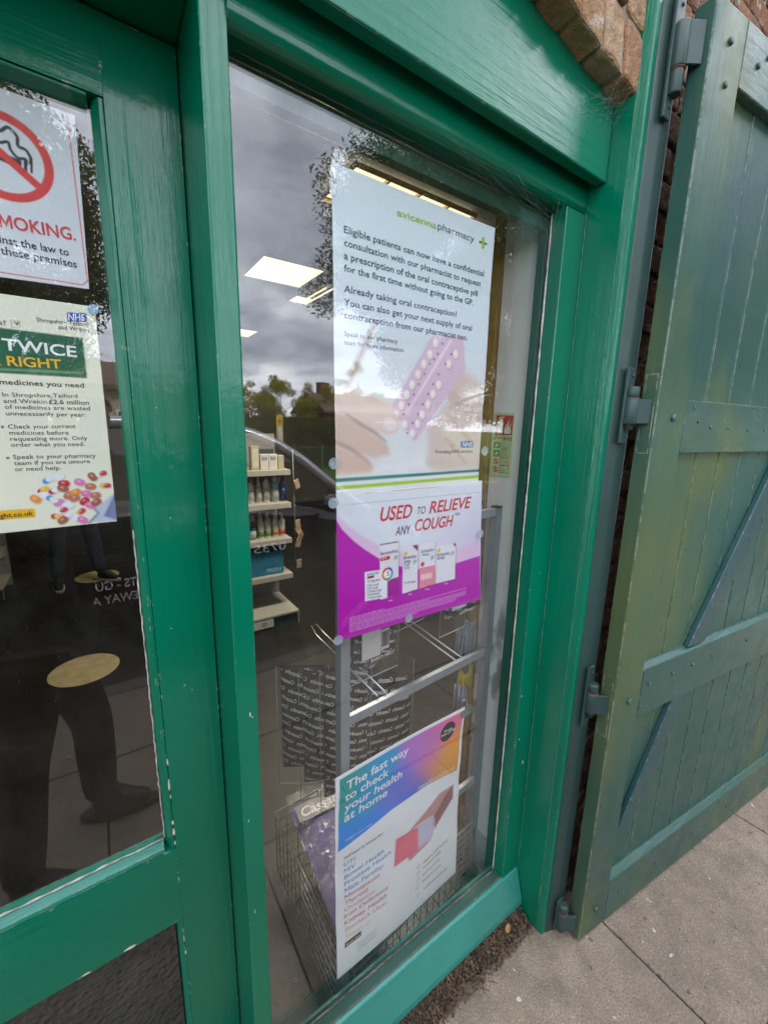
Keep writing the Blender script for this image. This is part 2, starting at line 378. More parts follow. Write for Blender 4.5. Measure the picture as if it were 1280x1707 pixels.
DATA={'contra':{'org':(0.4,0.056,1.53),'ang':0,'quad':[(-0.0009,0.0236),(0.4226,0.0244),(0.4206,0.6295),(-0.009,0.6262)],'text':[('avicenna',0.1383,0.5807,0.2421,0.5829,0.0126,'lime',1,0),('pharmacy',0.2463,0.5839,0.3561,0.5844,0.0136,'dteal',0,0),('Eligible patients can now have a confidential',0.016,0.5182,0.3948,0.5204,0.012,'teal',1,0),('consultation with our pharmacist to request',0.016,0.4961,0.3868,0.4973,0.0121,'teal',1,0),('a prescription of the oral contraceptive pill',0.016,0.4739,0.3783,0.4738,0.0123,'teal',1,0),('for the first time without going to the GP.',0.0161,0.4525,0.3657,0.4519,0.0124,'teal',1,0),('Already taking oral contraception?',0.0161,0.4167,0.3133,0.4183,0.0121,'indigo',0.6,0),('You can also get your next supply of oral',0.0162,0.3928,0.3643,0.3952,0.0123,'indigo',0.6,0),('contraception from our pharmacist too.',0.0169,0.3701,0.3522,0.3718,0.0124,'indigo',0.6,0),('Speak to our pharmacy',0.0179,0.3381,0.1465,0.3396,0.0087,'greyt',0,0),('team for more information.',0.018,0.3223,0.1651,0.3242,0.0089,'greyt',0,0),('NHS',0.3563,0.1214,0.3925,0.1215,0.0119,'white',1,0.25),('Providing NHS services',0.2667,0.1061,0.3939,0.1059,0.0085,'dark',0,0)],'poly':{'nhs':[(0.3518,0.1192),(0.3943,0.1192),(0.394,0.1355),(0.3521,0.1344)],'plusv':[(0.3797,0.6004),(0.388,0.6033),(0.3904,0.5791),(0.382,0.5771)],'plush':[(0.3716,0.5915),(0.3977,0.5922),(0.3982,0.5879),(0.372,0.5873)],'teal':[(-0.0043,0.0514),(0.4253,0.0556),(0.4246,0.0624),(-0.0043,0.0595)],'green':[(-0.0043,0.0358),(0.4269,0.0393),(0.4261,0.0473),(-0.0043,0.043)],'pack':[(0.2412,0.3671),(0.3381,0.38),(0.3517,0.3069),(0.2048,0.1338),(0.1329,0.2061)],'packmid':[(0.2948,0.3677),(0.3035,0.3656),(0.1866,0.2019),(0.1801,0.2049)],'pills':[(0.253,0.3544),(0.2381,0.3286),(0.2213,0.3055),(0.2052,0.2822),(0.1897,0.2586),(0.1755,0.2369),(0.1627,0.2138),(0.1487,0.1924),(0.3171,0.3374),(0.2963,0.3129),(0.2686,0.2644),(0.2529,0.2426),(0.2393,0.2191),(0.2226,0.1949),(0.2095,0.1744),(0.1952,0.1523),(0.1722,0.1719)],'tri':[(0.2734,0.3553),(0.2612,0.3318),(0.2507,0.3187),(0.2392,0.3079),(0.2246,0.2855),(0.2084,0.2616),(0.1957,0.2381),(0.1826,0.2163),(0.168,0.1946),(0.3028,0.3358),(0.2855,0.3124),(0.2662,0.2875),(0.2516,0.2648),(0.238,0.2423),(0.2237,0.2183),(0.2098,0.1961),(0.1942,0.1757),(0.1801,0.1539)],'thumb':[(-0.0037,0.2346),(0.0267,0.2381),(0.0767,0.2324),(0.1307,0.2139),(0.1537,0.1877),(0.1565,0.1683),(0.1447,0.1518),(0.1167,0.1468),(0.0894,0.1544),(0.0411,0.1781),(-0.0038,0.1973)],'nail':[(0.1158,0.1849),(0.1355,0.1887),(0.1529,0.1764),(0.1526,0.1601),(0.1324,0.155),(0.1154,0.1675)],'finger2':[(-0.0039,0.1886),(0.0304,0.1898),(0.078,0.1543),(0.1251,0.129),(0.1339,0.106),(0.0905,0.0971),(0.0416,0.1107),(-0.004,0.1295)],'finger3':[(-0.0041,0.1265),(0.0489,0.1075),(0.0947,0.0807),(0.091,0.0678),(-0.0043,0.0657)],'crease1':[(0.0234,0.1895),(0.052,0.1693),(0.0894,0.1513),(0.121,0.1339),(0.1169,0.1387),(0.0893,0.1576),(0.0556,0.174)],'crease2':[(-0.004,0.131),(0.0344,0.1155),(0.0791,0.0877),(0.0752,0.0942),(0.0343,0.1217),(-0.004,0.1355)],'rhand':[(0.2774,0.2934),(0.3443,0.3045),(0.4233,0.2738),(0.4202,0.2222),(0.4304,0.0614),(0.278,0.0617),(0.2345,0.0795),(0.2461,0.1215),(0.2392,0.1631),(0.2695,0.1982),(0.3009,0.2272)],'rf1':[(0.2988,0.258),(0.3544,0.2441),(0.422,0.2036),(0.425,0.1736),(0.3528,0.2012),(0.2983,0.2305)],'rf2':[(0.3132,0.1927),(0.3552,0.1722),(0.3963,0.1279),(0.3915,0.1204),(0.3461,0.1575),(0.3088,0.1855)],'rf3':[(0.2968,0.1462),(0.328,0.1282),(0.3736,0.0788),(0.3656,0.0791),(0.3184,0.121),(0.2924,0.1391)],'sleeve':[(0.0833,0.0681),(0.0908,0.0809),(0.1592,0.092),(0.2334,0.1007),(0.2395,0.0722),(0.16,0.0683)],'curtain':[(0.0574,0.3258),(0.0852,0.3721),(0.0925,0.3704),(0.0319,0.2399),(0.0164,0.2389)]}},'cough':{'org':(0.4,0.0555,1.23),'ang':0,'quad':[(0.0018,-0.007),(0.4601,-0.0106),(0.4339,0.3318),(-0.0011,0.3325)],'text':[('USED',0.1097,0.2569,0.2012,0.2567,0.0318,'red',1.6,0.22),('TO',0.2169,0.262,0.2426,0.2621,0.0177,'plum',0.6,0.2),('RELIEVE',0.2546,0.2605,0.3985,0.2624,0.0292,'red',1.6,0.22),('ANY',0.1527,0.2177,0.1984,0.2165,0.021,'plum',0.8,0.2),('COUGH',0.211,0.2209,0.3379,0.2194,0.0283,'red',1.6,0.22),('*^',0.3427,0.2391,0.3604,0.2392,0.0143,'plum',0,0),('broncho',0.1132,0.1759,0.1611,0.176,0.0093,'plum',0.4,0),('broncho',0.1796,0.1551,0.2192,0.1535,0.0091,'plum',0.4,0),('stop',0.18,0.1456,0.2014,0.1446,0.0091,'plum',0.4,0),('broncho',0.2349,0.1622,0.276,0.1616,0.0093,'plum',0.4,0),('stop',0.2387,0.1542,0.2606,0.1534,0.0063,'leaf',0.8,0),('broncho',0.287,0.1448,0.3318,0.1429,0.0097,'plum',0.4,0),('stop',0.2876,0.1359,0.3139,0.1348,0.0097,'plum',0.4,0),('broncho',0.0761,0.1342,0.1084,0.1332,0.0072,'plum',0.3,0),('5+1',0.1152,0.1651,0.1286,0.165,0.0058,'white',0.8,0),('5',0.1302,0.1228,0.1375,0.1225,0.0119,'red',1,0),('TO RELIEVE',0.0763,0.1172,0.1113,0.1154,0.0053,'dark',0.5,0),('1 Dry cough',0.0756,0.108,0.1081,0.1061,0.0052,'dark',0,0),('2 Dry cough',0.0758,0.1005,0.1062,0.0986,0.0052,'dark',0,0),('3 Chesty cough',0.0759,0.093,0.1161,0.0903,0.0053,'dark',0,0),('4 Hoarseness',0.076,0.0855,0.1112,0.0829,0.0053,'dark',0,0),('5 Throat tickles',0.0761,0.0779,0.1173,0.0748,0.0053,'dark',0,0),('Cough',0.1811,0.1378,0.1976,0.1372,0.0061,'greyt',0,0),('Syrup',0.1814,0.1302,0.1979,0.1295,0.0061,'greyt',0,0),('For all coughs',0.1829,0.0927,0.2184,0.0903,0.0053,'greyt',0,0),('P+B',0.1371,0.0573,0.1477,0.056,0.0038,'white',0,0),('THR',0.1957,0.0604,0.207,0.0591,0.004,'white',0,0),('P+B',0.2518,0.0614,0.2638,0.0601,0.0041,'white',0,0),('THR',0.3155,0.0633,0.3284,0.062,0.0042,'white',0,0)],'poly':{'magenta':[(-0.0048,0.2776),(0.013,0.2496),(0.0428,0.2189),(0.074,0.1937),(0.1109,0.1676),(0.1586,0.1437),(0.2236,0.1214),(0.2931,0.1128),(0.3511,0.1141),(0.4473,0.1214),(0.4657,-0.0693),(-0.0095,-0.0197)],'blush':[(-0.0047,0.2936),(0.0239,0.2581),(0.0618,0.23),(0.1102,0.1989),(0.1664,0.1759),(0.2606,0.1534),(0.3644,0.1534),(0.4546,0.17),(0.4602,0.1128),(0.3514,0.1099),(0.2238,0.1167),(0.111,0.164),(0.0428,0.2155),(-0.0048,0.2712)],'box0':[(0.1094,0.2001),(0.1633,0.2003),(0.1665,0.0688),(0.114,0.0675)],'box1':[(0.1762,0.1866),(0.2229,0.1854),(0.2264,0.0708),(0.1788,0.068)],'box2':[(0.228,0.1874),(0.279,0.1855),(0.2843,0.073),(0.2318,0.0705)],'box3':[(0.2818,0.1734),(0.3522,0.1704),(0.3554,0.0713),(0.2854,0.0715)],'box4':[(0.0695,0.144),(0.1306,0.1401),(0.1316,0.07),(0.0717,0.0734)],'box0p':[(0.1326,0.113),(0.1658,0.1141),(0.1665,0.0688),(0.1338,0.0676)],'box2p':[(0.2301,0.1241),(0.2813,0.123),(0.2843,0.073),(0.2318,0.0705)],'box0top':[(0.1094,0.2001),(0.1633,0.2003),(0.1632,0.2028),(0.111,0.203)],'box0band':[(0.1117,0.1711),(0.1395,0.1709),(0.1389,0.1626),(0.1119,0.1624)],'band4':[(0.0765,0.1316),(0.0952,0.1317),(0.0953,0.1258),(0.0766,0.1262)],'corner1':[(0.2056,0.186),(0.2229,0.1854),(0.2237,0.1685)],'corner3':[(0.3415,0.1707),(0.3522,0.1704),(0.3525,0.1593)],'circ':[(0.133,0.1278),(0.1504,0.1265)],'burst':[(0.1545,0.1611),(0.2134,0.1379),(0.2679,0.1463),(0.3393,0.1417)],'new':[(0.1854,0.168),(0.2937,0.1601)],'berry':[(0.2403,0.1325)],'band2':[(0.2353,0.1059),(0.2723,0.1049),(0.2731,0.0902),(0.236,0.0915)],'fineprint':[[(0.0316,0.0418),(0.1245,0.0416)],[(0.0316,0.0376),(0.3993,0.0364)],[(0.0317,0.0334),(0.2673,0.0323)],[(0.0317,0.0292),(0.4001,0.027)],[(0.0317,0.025),(0.3976,0.0223)],[(0.0317,0.0208),(0.4009,0.0176)],[(0.0317,0.0165),(0.3642,0.0133)],[(0.0318,0.0123),(0.359,0.0086)],[(0.0318,0.008),(0.229,0.0056)]]}},'health':{'org':(0.42,0.073,0.1),'ang':0.09967,'quad':[(-0.0141,0.0941),(0.4938,0.0403),(0.4793,0.7175),(-0.0214,0.7543)],'text':[('The fast way',0.0111,0.7008,0.2333,0.68,0.024,'white',1.3,0),('to check',0.0069,0.6681,0.156,0.6552,0.0243,'white',1.3,0),('your health',0.007,0.6353,0.2091,0.6145,0.0246,'white',1.3,0),('at home',0.007,0.6028,0.1544,0.5879,0.0248,'white',1.3,0),('Available in store or online',0.0114,0.5418,0.1016,0.5301,0.005,'white',0,0),('newfoundland',0.2857,0.5162,0.451,0.4909,0.0178,'cream',0.1,0),('Prices',0.388,0.6639,0.4254,0.661,0.01,'white',0.5,0),('from £7.99',0.3743,0.6542,0.4397,0.6486,0.01,'white',0.8,0),('Self-test at home for:',0.0085,0.4826,0.1434,0.4647,0.0096,'dark',0.4,0),('UTI',0.0073,0.46,0.0437,0.4513,0.0126,'b1',0.35,0),('HIV',0.0085,0.4383,0.0452,0.4292,0.0128,'b1',0.35,0),('Bowel Health',0.0099,0.4159,0.1489,0.3954,0.0129,'b1',0.35,0),('Prostate Health',0.0093,0.3948,0.176,0.3694,0.013,'b1',0.35,0),('Male Fertility',0.0087,0.3736,0.1472,0.3478,0.0131,'b1',0.35,0),('Menopause',0.0087,0.3517,0.1322,0.3277,0.0132,'r1',0.35,0),('Thyroid',0.0094,0.3297,0.0873,0.3126,0.0133,'r1',0.35,0),('Ovulation',0.0094,0.3068,0.1128,0.2848,0.0134,'o1',0.35,0),('Iron Deficiency',0.0088,0.2842,0.168,0.2542,0.0135,'r1',0.35,0),('Kidney Health',0.0089,0.2616,0.1595,0.2293,0.0136,'r1',0.35,0),('Stomach Ulcer',0.0096,0.2381,0.1634,0.2037,0.0138,'o1',0.35,0),('Vitamin D',0.0096,0.2151,0.095,0.1917,0.0139,'o2',0.35,0),('Scan me',0.0149,0.1866,0.0597,0.1822,0.0076,'white',0.4,0),('Find out more at',0.0531,0.1541,0.1193,0.1479,0.0058,'greyt',0,0),('www',0.0532,0.1431,0.1195,0.1365,0.0058,'greyt',0,0),('newfoundland',0.0533,0.132,0.1198,0.1235,0.0059,'greyt',0,0),('Hygienic with discreet',0.3175,0.2199,0.4381,0.2197,0.009,'greyt',0.3,0),('Accurate & reliable',0.3169,0.1993,0.405,0.1986,0.009,'greyt',0.3,0),('Self test at home',0.3165,0.1735,0.4022,0.1699,0.0091,'greyt',0.3,0),('Results in minutes',0.3171,0.1476,0.4071,0.1413,0.0092,'greyt',0.3,0),('Confidential & discreet',0.3198,0.1147,0.4402,0.1002,0.0093,'greyt',0.3,0)],'poly':{'panel':[(-0.0084,0.743),(0.4716,0.7063),(0.4701,0.4772),(0.329,0.508),(0.1673,0.5238),(-0.0112,0.5231)],'badge':[(0.4057,0.6618),(0.4477,0.6568)],'label':[(0.0103,0.1828),(0.0661,0.176),(0.0659,0.1942),(0.0103,0.2011)],'boxpic':[(0.198,0.4021),(0.293,0.3792),(0.3602,0.369),(0.3718,0.3341),(0.3587,0.2933),(0.2977,0.2918),(0.1895,0.3121)],'boxblue':[(0.293,0.3792),(0.3601,0.3706),(0.3715,0.3381),(0.3587,0.2933),(0.2958,0.2932)],'handpic':[(0.4563,0.428),(0.4565,0.3772),(0.3731,0.3137),(0.3628,0.371),(0.3279,0.3804),(0.2824,0.3853),(0.236,0.3844),(0.2749,0.3995),(0.3258,0.4153),(0.388,0.4372)],'wrist':[(0.4563,0.428),(0.4565,0.3772),(0.3731,0.3137),(0.365,0.3656),(0.4137,0.4091)],'under':[(0.2887,0.2965),(0.3563,0.2873),(0.3383,0.2815),(0.2554,0.2812),(0.2461,0.3035)],'icons':[(0.2967,0.2266),(0.2945,0.202),(0.2959,0.175),(0.2928,0.15),(0.2963,0.1167)]}},'smoke':{'org':(-0.1,0.178,1.93),'ang':0,'quad':[(0.0043,-0.0311),(0.1135,-0.0254),(0.1197,0.2188),(0.0353,0.2225)],'text':[('MOKING.',0.013,0.0402,0.1034,0.0434,0.0169,'signred',1.6,0),('inst the law to',0.0103,0.0183,0.0919,0.0188,0.0106,'navy',0.9,0),('these premises',0.0096,0.0034,0.1004,0.0036,0.0107,'navy',0.9,0)],'poly':{'ringpts':[(0.031,0.1876),(0.0823,0.1325),(0.0388,0.0827),(0.0682,0.1736),(0.0701,0.1001)],'border':[(0.0345,0.2161),(0.1004,0.218),(0.1136,0.2128),(0.1106,-0.0174),(0.1022,-0.0234),(0.0053,-0.0232)],'cig':[(0.0238,0.1283),(0.0467,0.1225),(0.0591,0.1239),(0.0605,0.1358),(0.0483,0.1356),(0.0251,0.1395)],'smokeline':[(0.0284,0.1663),(0.0377,0.1738),(0.0464,0.1659),(0.0465,0.1537),(0.0545,0.1514),(0.0591,0.1429),(0.0584,0.1351)],'smokeline2':[(0.0266,0.1512),(0.0354,0.1548),(0.0375,0.1457),(0.0442,0.138),(0.0531,0.1389),(0.0529,0.1321)],'bar':[(0.0251,0.139),(0.0641,0.1074)]}},'med':{'org':(-0.1,0.178,1.6),'ang':0,'quad':[(-0.0423,-0.0825),(0.1162,-0.0832),(0.1182,0.2791),(0.0012,0.2737)],'text':[('NHS',0.0808,0.2523,0.1038,0.2552,0.01,'white',1,0.25),('Shropshire,Telford',0.0404,0.2445,0.1067,0.2468,0.0062,'dark',0,0),('and Wrekin',0.0664,0.2372,0.1063,0.2383,0.0064,'dark',0,0),('s?',-0.0042,0.2334,0.0034,0.2336,0.0068,'dark',0,0),('TWICE',-0.0047,0.1978,0.0863,0.1967,0.0165,'white',1.6,0),('R RIGHT',-0.022,0.1747,0.0644,0.1765,0.0139,'gold',1.6,0),('medicines you need',-0.0143,0.1468,0.091,0.1488,0.0075,'dark',1,0),('In Shropshire,Telford',-0.0131,0.1285,0.0805,0.1316,0.0064,'dark',0,0),('and Wrekin',-0.0131,0.1191,0.0394,0.1204,0.0065,'dark',0,0),('£2.6 million',0.0419,0.1202,0.0951,0.1215,0.0069,'dark',1,0),('of medicines are wasted',-0.0126,0.1102,0.0955,0.1122,0.0065,'dark',0,0),('unnecessarily per year.',-0.0127,0.1004,0.0887,0.1015,0.0065,'dark',0,0),('Check your current',-0.0126,0.0799,0.0728,0.0823,0.0067,'dark',0,0),('medicines before',-0.0121,0.0705,0.0624,0.0715,0.0067,'dark',0,0),('requesting more. Only',-0.0123,0.0611,0.087,0.0628,0.0067,'dark',0,0),('order what you need.',-0.0124,0.0519,0.0819,0.0528,0.0067,'dark',0,0),('Speak to your pharmacy',-0.0124,0.0327,0.0958,0.0328,0.0068,'dark',0,0),('team if you are unsure',-0.0124,0.0227,0.0867,0.0236,0.0068,'dark',0,0),('or need help.',-0.0123,0.0133,0.0462,0.0135,0.0068,'dark',0,0),('ght.co.uk',-0.0397,-0.0612,0.0017,-0.0602,0.0073,'dark',1,0)],'poly':{'nhs':[(0.079,0.2503),(0.1052,0.2536),(0.1061,0.2678),(0.08,0.2645)],'tick':[(0.0095,0.232),(0.0194,0.2329),(0.0199,0.2425),(0.0103,0.2422)],'panel':[(-0.0124,0.1619),(0.0966,0.1644),(0.0968,0.2279),(-0.0046,0.2258)],'dots':[(-0.0192,0.0825),(-0.0187,0.0344)],'url':[(-0.0401,-0.0643),(0.0042,-0.0645),(0.0049,-0.0493),(-0.0381,-0.0478)],'pillspic':[(0.0272,-0.0024),(0.0418,0.0018),(0.0472,-0.0101),(0.0688,-0.009),(0.0878,-0.0004),(0.101,0.0042),(0.1047,-0.0169),(0.0189,-0.0193),(0.0192,-0.0283),(0.0329,-0.0209),(0.045,-0.0184),(0.0517,-0.0307),(0.0616,-0.0263),(0.0764,-0.0297),(0.0888,-0.0334),(0.0371,-0.0421),(0.0287,-0.0356),(0.0486,-0.0475),(0.0724,-0.0426),(0.08,-0.0502),(0.089,-0.0457),(0.0396,-0.0559),(0.0649,-0.0611),(0.0319,-0.0664),(0.0558,-0.0689),(0.0453,-0.0661),(0.0392,-0.073),(0.0833,-0.0174),(0.0072,-0.0339),(0.0663,-0.0753),(0.0592,-0.0363)],'tray':[(0.085,-0.0577),(0.1182,-0.0302),(0.1172,-0.0815),(0.0755,-0.0812),(0.09,-0.0653)]}},'fire':{'quad':[(0.0014,0.0026),(0.0832,0.0075),(0.0815,0.2013),(0.0025,0.2026)],'poly':{'red':[(0.0115,0.1323),(0.0781,0.1348),(0.08,0.1932),(0.014,0.1947)],'lab':[(0.0099,0.1183),(0.0781,0.1171),(0.0778,0.1291),(0.0099,0.1286)],'cells':[[(0.0105,0.0924),(0.036,0.093),(0.036,0.1127),(0.0105,0.1124)],[(0.0111,0.0656),(0.0367,0.0666),(0.0365,0.0879),(0.0109,0.0872)],[(0.0116,0.0393),(0.0374,0.0408),(0.036,0.0643),(0.0113,0.0634)],[(0.0111,0.0136),(0.037,0.0154),(0.0366,0.0392),(0.0108,0.0378)]],'txt':[[(0.038,0.0916),(0.0736,0.0921),(0.0734,0.112),(0.0379,0.112)],[(0.0387,0.0653),(0.0743,0.067),(0.074,0.0878),(0.0385,0.0873)],[(0.0394,0.0394),(0.0733,0.0409),(0.0728,0.0647),(0.0389,0.0638)],[(0.0378,0.017),(0.0739,0.0176),(0.0733,0.0409),(0.0376,0.0386)]]}}}
# ================================================================== THE STREET SIDE: GROUND
conc = None
def mk_concrete(name, base, warm=.0, k1=1.):
    k = NT(name); big = k.noise(1.3, 4); mid = k.noise(11, 5, .65); fine = k.noise(190, 3, .7); vor = k.n('ShaderNodeTexVoronoi'); vor.inputs['Scale'].default_value = 150; k.l(k.geo.outputs['Position'], vor.inputs['Vector'])
    c = k.ramp(big, [(.3, tuple(x * .8 for x in base)), (.7, tuple(x * 1.12 for x in base))])
    c = k.mix(k.mr(mid, .40, .66, 0, .75), c, tuple(x * .55 for x in base))
    c = k.mix(k.mr(fine, .35, .62, .75, 0), c, tuple(x * .42 for x in base))
    stone = k.math('MULTIPLY', k.mr(vor.outputs['Distance'], .2, .32, 1, 0), k.mr(k.noise(60, 2), .50, .60), True)
    c = k.mix(k.math('MULTIPLY', stone, .75), c, (.42, .39, .35))
    spot = k.mr(k.noise(30, 2, .4), .685, .73, 0, .65); c = k.mix(spot, c, (.06, .053, .047))
    wht = k.mr(k.noise(24, 2, .4, (1, 1, 1), None, .4), .725, .735, 0, .8); c = k.mix(wht, c, (.6, .58, .55))
    h = k.math('ADD', k.math('MULTIPLY', fine, .5), k.math('MULTIPLY', vor.outputs['Distance'], .9)); nb = k.bump(h, .55, .004)
    return k.principled(c, .85, 0, nb, .3)
PAVE = mk_concrete('worn_paving_concrete', (.36, .285, .212))
def solid_ground(name, x0, x1, y0, y1, z, m_, thick=.1):
    o = MB().box(x0, x1, y0, y1, z - thick, z, 0).build(name, m_); return tag(o, kind='structure')
b = MB(); random.seed(3)
for (y0, y1, off) in ((-.62, .10, .0), (-1.23, -.625, .43), (-1.83, -1.235, .11)):
    x = 1.313 + off - .93 * 8
    while x < 9:
        dz = random.uniform(-.0015, .0015)
        b.box(x + .0035, x + .9265, y0 + .003, y1 - .003, -.055, -.001 + dz, .004, 2); x += .93
tag(b.build('pavement', PAVE), kind='structure')
JNT = plain('joint_dirt', (.05, .045, .035), .95, var=.4, scale=60, bump=.4)
solid_ground('pavement_bed', -8, 10, -1.84, .14, -.014, JNT, .1)
KERB = mk_concrete('kerb_stone', (.22, .20, .18))
kb = MB(); x = -8.0
while x < 10: kb.box(x + .002, x + .912, -1.965, -1.842, -.25, .0, .012, 3); x += .915
tag(kb.build('kerb', KERB), kind='structure')
k = NT('asphalt'); c = k.ramp(k.noise(120, 4, .7), [(.3, (.028, .028, .03)), (.7, (.075, .073, .07))]); c = k.mix(k.mr(k.noise(1.2, 3), .4, .7, 0, .4), c, (.09, .088, .085))
ASPH = k.principled(c, .8, 0, k.bump(k.noise(260, 3), .5, .004), .35)
solid_ground('road', -300, 300, -9.5, -1.966, -.11, ASPH, .2)
YEL = plain('road_paint_yellow', (.55, .40, .03), .7, var=.3)
for y in (-9.05, -9.2): tag(MB().box(-30, 30, y, y + .08, -.1095, -.106, 0).build('road_marking', YEL), kind='structure')
k = NT('mown_grass'); c = k.ramp(k.noise(30, 5, .7), [(.3, (.035, .075, .012)), (.7, (.11, .17, .03))]); GRASS = k.principled(c, .9, 0, k.bump(k.noise(90, 4), .8, .03), .2)
solid_ground('verge', -300, 300, -400, -9.51, -.05, GRASS, .3)

# ================================================================== BRICKWORK
def brick_mat(name, cols, mortar=(.30, .26, .21)):
    k = NT(name); rnd = k.n('ShaderNodeNewGeometry').outputs['Random Per Island']
    c = k.ramp(rnd, [(0, cols[0]), (.35, cols[1]), (.7, cols[2]), (1., cols[3])])
    c = k.mix(k.mr(k.noise(22, 5, .7), .40, .72, 0, .75), c, tuple(x * .45 for x in cols[1]))
    c = k.mix(k.mr(k.noise(13, 5, .75), .56, .64, 0, .8), c, (.52, .45, .38))
    c = k.mix(k.mr(k.noise(70, 4, .7), .6, .75, 0, .6), c, (.55, .33, .17))
    h = k.math('ADD', k.noise(26, 6, .7), k.math('MULTIPLY', k.noise(110, 4, .7), .4))
    return k.principled(c, .9, 0, k.bump(h, .9, .02), .2)
BRK = brick_mat('weathered_brick', ((.20, .085, .05), (.27, .12, .07), (.34, .20, .12), (.24, .13, .085)))
ARB = brick_mat('weathered_arch_brick', ((.38, .20, .10), (.46, .26, .13), (.54, .38, .25), (.44, .23, .13)))
MORT = plain('old_mortar', (.27, .23, .18), .95, var=.3, scale=50, bump=.8)
def rough_brick(mb, pts8, jit=.004, mi=0, rng=random):
    """a hand-made looking brick from 8 corners, cut up and roughened"""
    t = bmesh.new(); v = [t.verts.new(p) for p in pts8]
    for f in ((0, 1, 2, 3), (7, 6, 5, 4), (0, 4, 5, 1), (1, 5, 6, 2), (2, 6, 7, 3), (3, 7, 4, 0)): t.faces.new([v[i] for i in f])
    bmesh.ops.recalc_face_normals(t, faces=t.faces[:])
    bmesh.ops.bevel(t, geom=t.edges[:], offset=.007, segments=2, affect='EDGES', profile=.5)
    bmesh.ops.subdivide_edges(t, edges=[e_ for e_ in t.edges if e_.calc_length() > .03], cuts=3, use_grid_fill=True)
    for p in t.verts: p.co += Vector(mnoise.noise_vector(p.co * 38)) * jit + Vector(mnoise.noise_vector(p.co * 11)) * jit
    bmesh.ops.triangulate(t, faces=t.faces[:])
    mb._add(t, mi)
wall = thing('brick_wall', 'weathered red brick wall behind the folded back green door', 'wall', (1.9, -.05, 0))
bw = MB(); rng = random.Random(11)
z = .01; row = 0
while z < 3.0:
    x = 1.205 + (0 if row % 2 == 0 else -.0)
    first = .105 if row % 2 else .215
    while x < 3.3:
        w_ = first if x < 1.21 else .215
        if x + w_ > 1.2 and (x < 1.75 or z > 2.45):
            d = rng.uniform(-.006, .006)
            y0, y1 = -.088 + d, -.0
            rough_brick(bw, [(x, y0, z), (x + w_, y0, z), (x + w_, y0, z + .065), (x, y0, z + .065), (x, y1, z), (x + w_, y1, z), (x + w_, y1, z + .065), (x, y1, z + .065)], .003)
        x += w_ + .011
    z += .0755; row += 1
bw.build('brickwork', BRK, wall, smooth=False)
mw_ = MB().box(1.203, 3.4, -.079, .25, -.1, 3.05, 0); mw_.build('mortar', MORT, wall)
lwall = thing('brick_wall', 'red brick wall at the far left beyond the glazed shop door', 'wall', (-2.0, -.05, 0))
bw = MB(); rng = random.Random(12); z = .01; row = 0
while z < 2.95:
    x = -3.1 - (.113 if row % 2 else 0)
    while x < -.98:
        d = rng.uniform(-.004, .004); bw.box(x, min(x + .215, -.965), -.088 + d, 0, z, z + .065, .004, 1); x += .226
    z += .0755; row += 1
bw.build('brickwork', BRK, lwall); MB().box(-3.2, -.967, -.079, .19, -.1, 3.05, 0).build('mortar', MORT, lwall)
# segmental arch of rough bricks over the window
arch = thing('brick_arch', 'rough pale weathered brick arch ending above the green fascia', 'brick arch', (1.0, -.07, 2.44))
ab = MB(); rng = random.Random(5)
def intr(x): return 2.452 + .135 * (1.112 - x) + .03 * max(0, 1.112 - x) ** 2
x = 1.108; i = 0
while x > -.6:
    w_ = rng.uniform(.068, .078); x0 = x - w_
    for (r0, r1) in ((0, .105), (.113, .215)):
        dx = -.02 * (x - .45); j = rng.uniform(-.006, .006)
        a0, a1 = intr(x0) + r0, intr(x) + r0; b0, b1 = intr(x0) + r1, intr(x) + r1
        y0 = -.098 + j
        ln = .10
        rough_brick(ab, [(x0 - ln * r0, y0, a0), (x - ln * r0, y0, a1), (x - ln * r1, y0, b1), (x0 - ln * r1, y0, b0), (x0 - ln * r0, .02, a0), (x - ln * r0, .02, a1), (x - ln * r1, .02, b1), (x0 - ln * r1, .02, b0)], .0035)
    x = x0 - rng.uniform(.006, .011); i += 1
ab.build('voussoirs', ARB, arch)
am = MB(); NP = 14
pts = [(1.105 - i * 1.7 / NP, intr(1.105 - i * 1.7 / NP) + .008) for i in range(NP + 1)]
am.prism([(p[0], p[1]) for p in pts] + [(pts[-1][0], 3.0), (1.105, 3.0)], 'y', -.088, .02, 0); am.build('mortar', MORT, arch)

# ================================================================== GREEN TIMBER SHOP FRONT
win = thing('shop_window', 'tall green framed shop window beside the glazed door', 'window', (.63, .05, 0))
MB().box(.165, .2035, 0, .20, .0, 2.36, .0035, 3).build('left_stile', G_V, win)
MB().prism([(0, 2.262), (.002, 2.2545), (.007, 2.2475), (.014, 2.2425), (.022, 2.2405), (.060, 2.2405), (.060, 2.36), (0, 2.36)], 'x', .2036, 1.0905, .0012, 2).build('head_rail', G_H, win)
MB().prism([(1.0905, -.0005), (1.0105, .0), (1.0145, .044), (1.025, .060), (1.0905, .060)], 'z', .07, 2.2404, .003, 3).build('right_stile', G_V, win)
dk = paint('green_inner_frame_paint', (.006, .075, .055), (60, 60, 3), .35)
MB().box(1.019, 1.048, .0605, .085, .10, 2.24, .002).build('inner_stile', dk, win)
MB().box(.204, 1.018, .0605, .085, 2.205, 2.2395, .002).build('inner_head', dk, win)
sill = MB().prism([(.062, .163), (.040, .168), (.006, .176), (-.004, .172), (-.034, .070), (-.036, .048), (-.02, .038), (.062, .03)], 'x', .2037, 1.0898, .004, 3).build('sill', G_S, win)
MB().prism([(.058, .1635), (.036, .170), (.010, .1785), (.004, .178), (.006, .170), (.03, .163)], 'x', .204, 1.0103, .0015, 2).build('sill_bead', paint('dirty_green_bead', (.035, .10, .075), (3, 60, 60), .55, .3, dirt=.9), win)
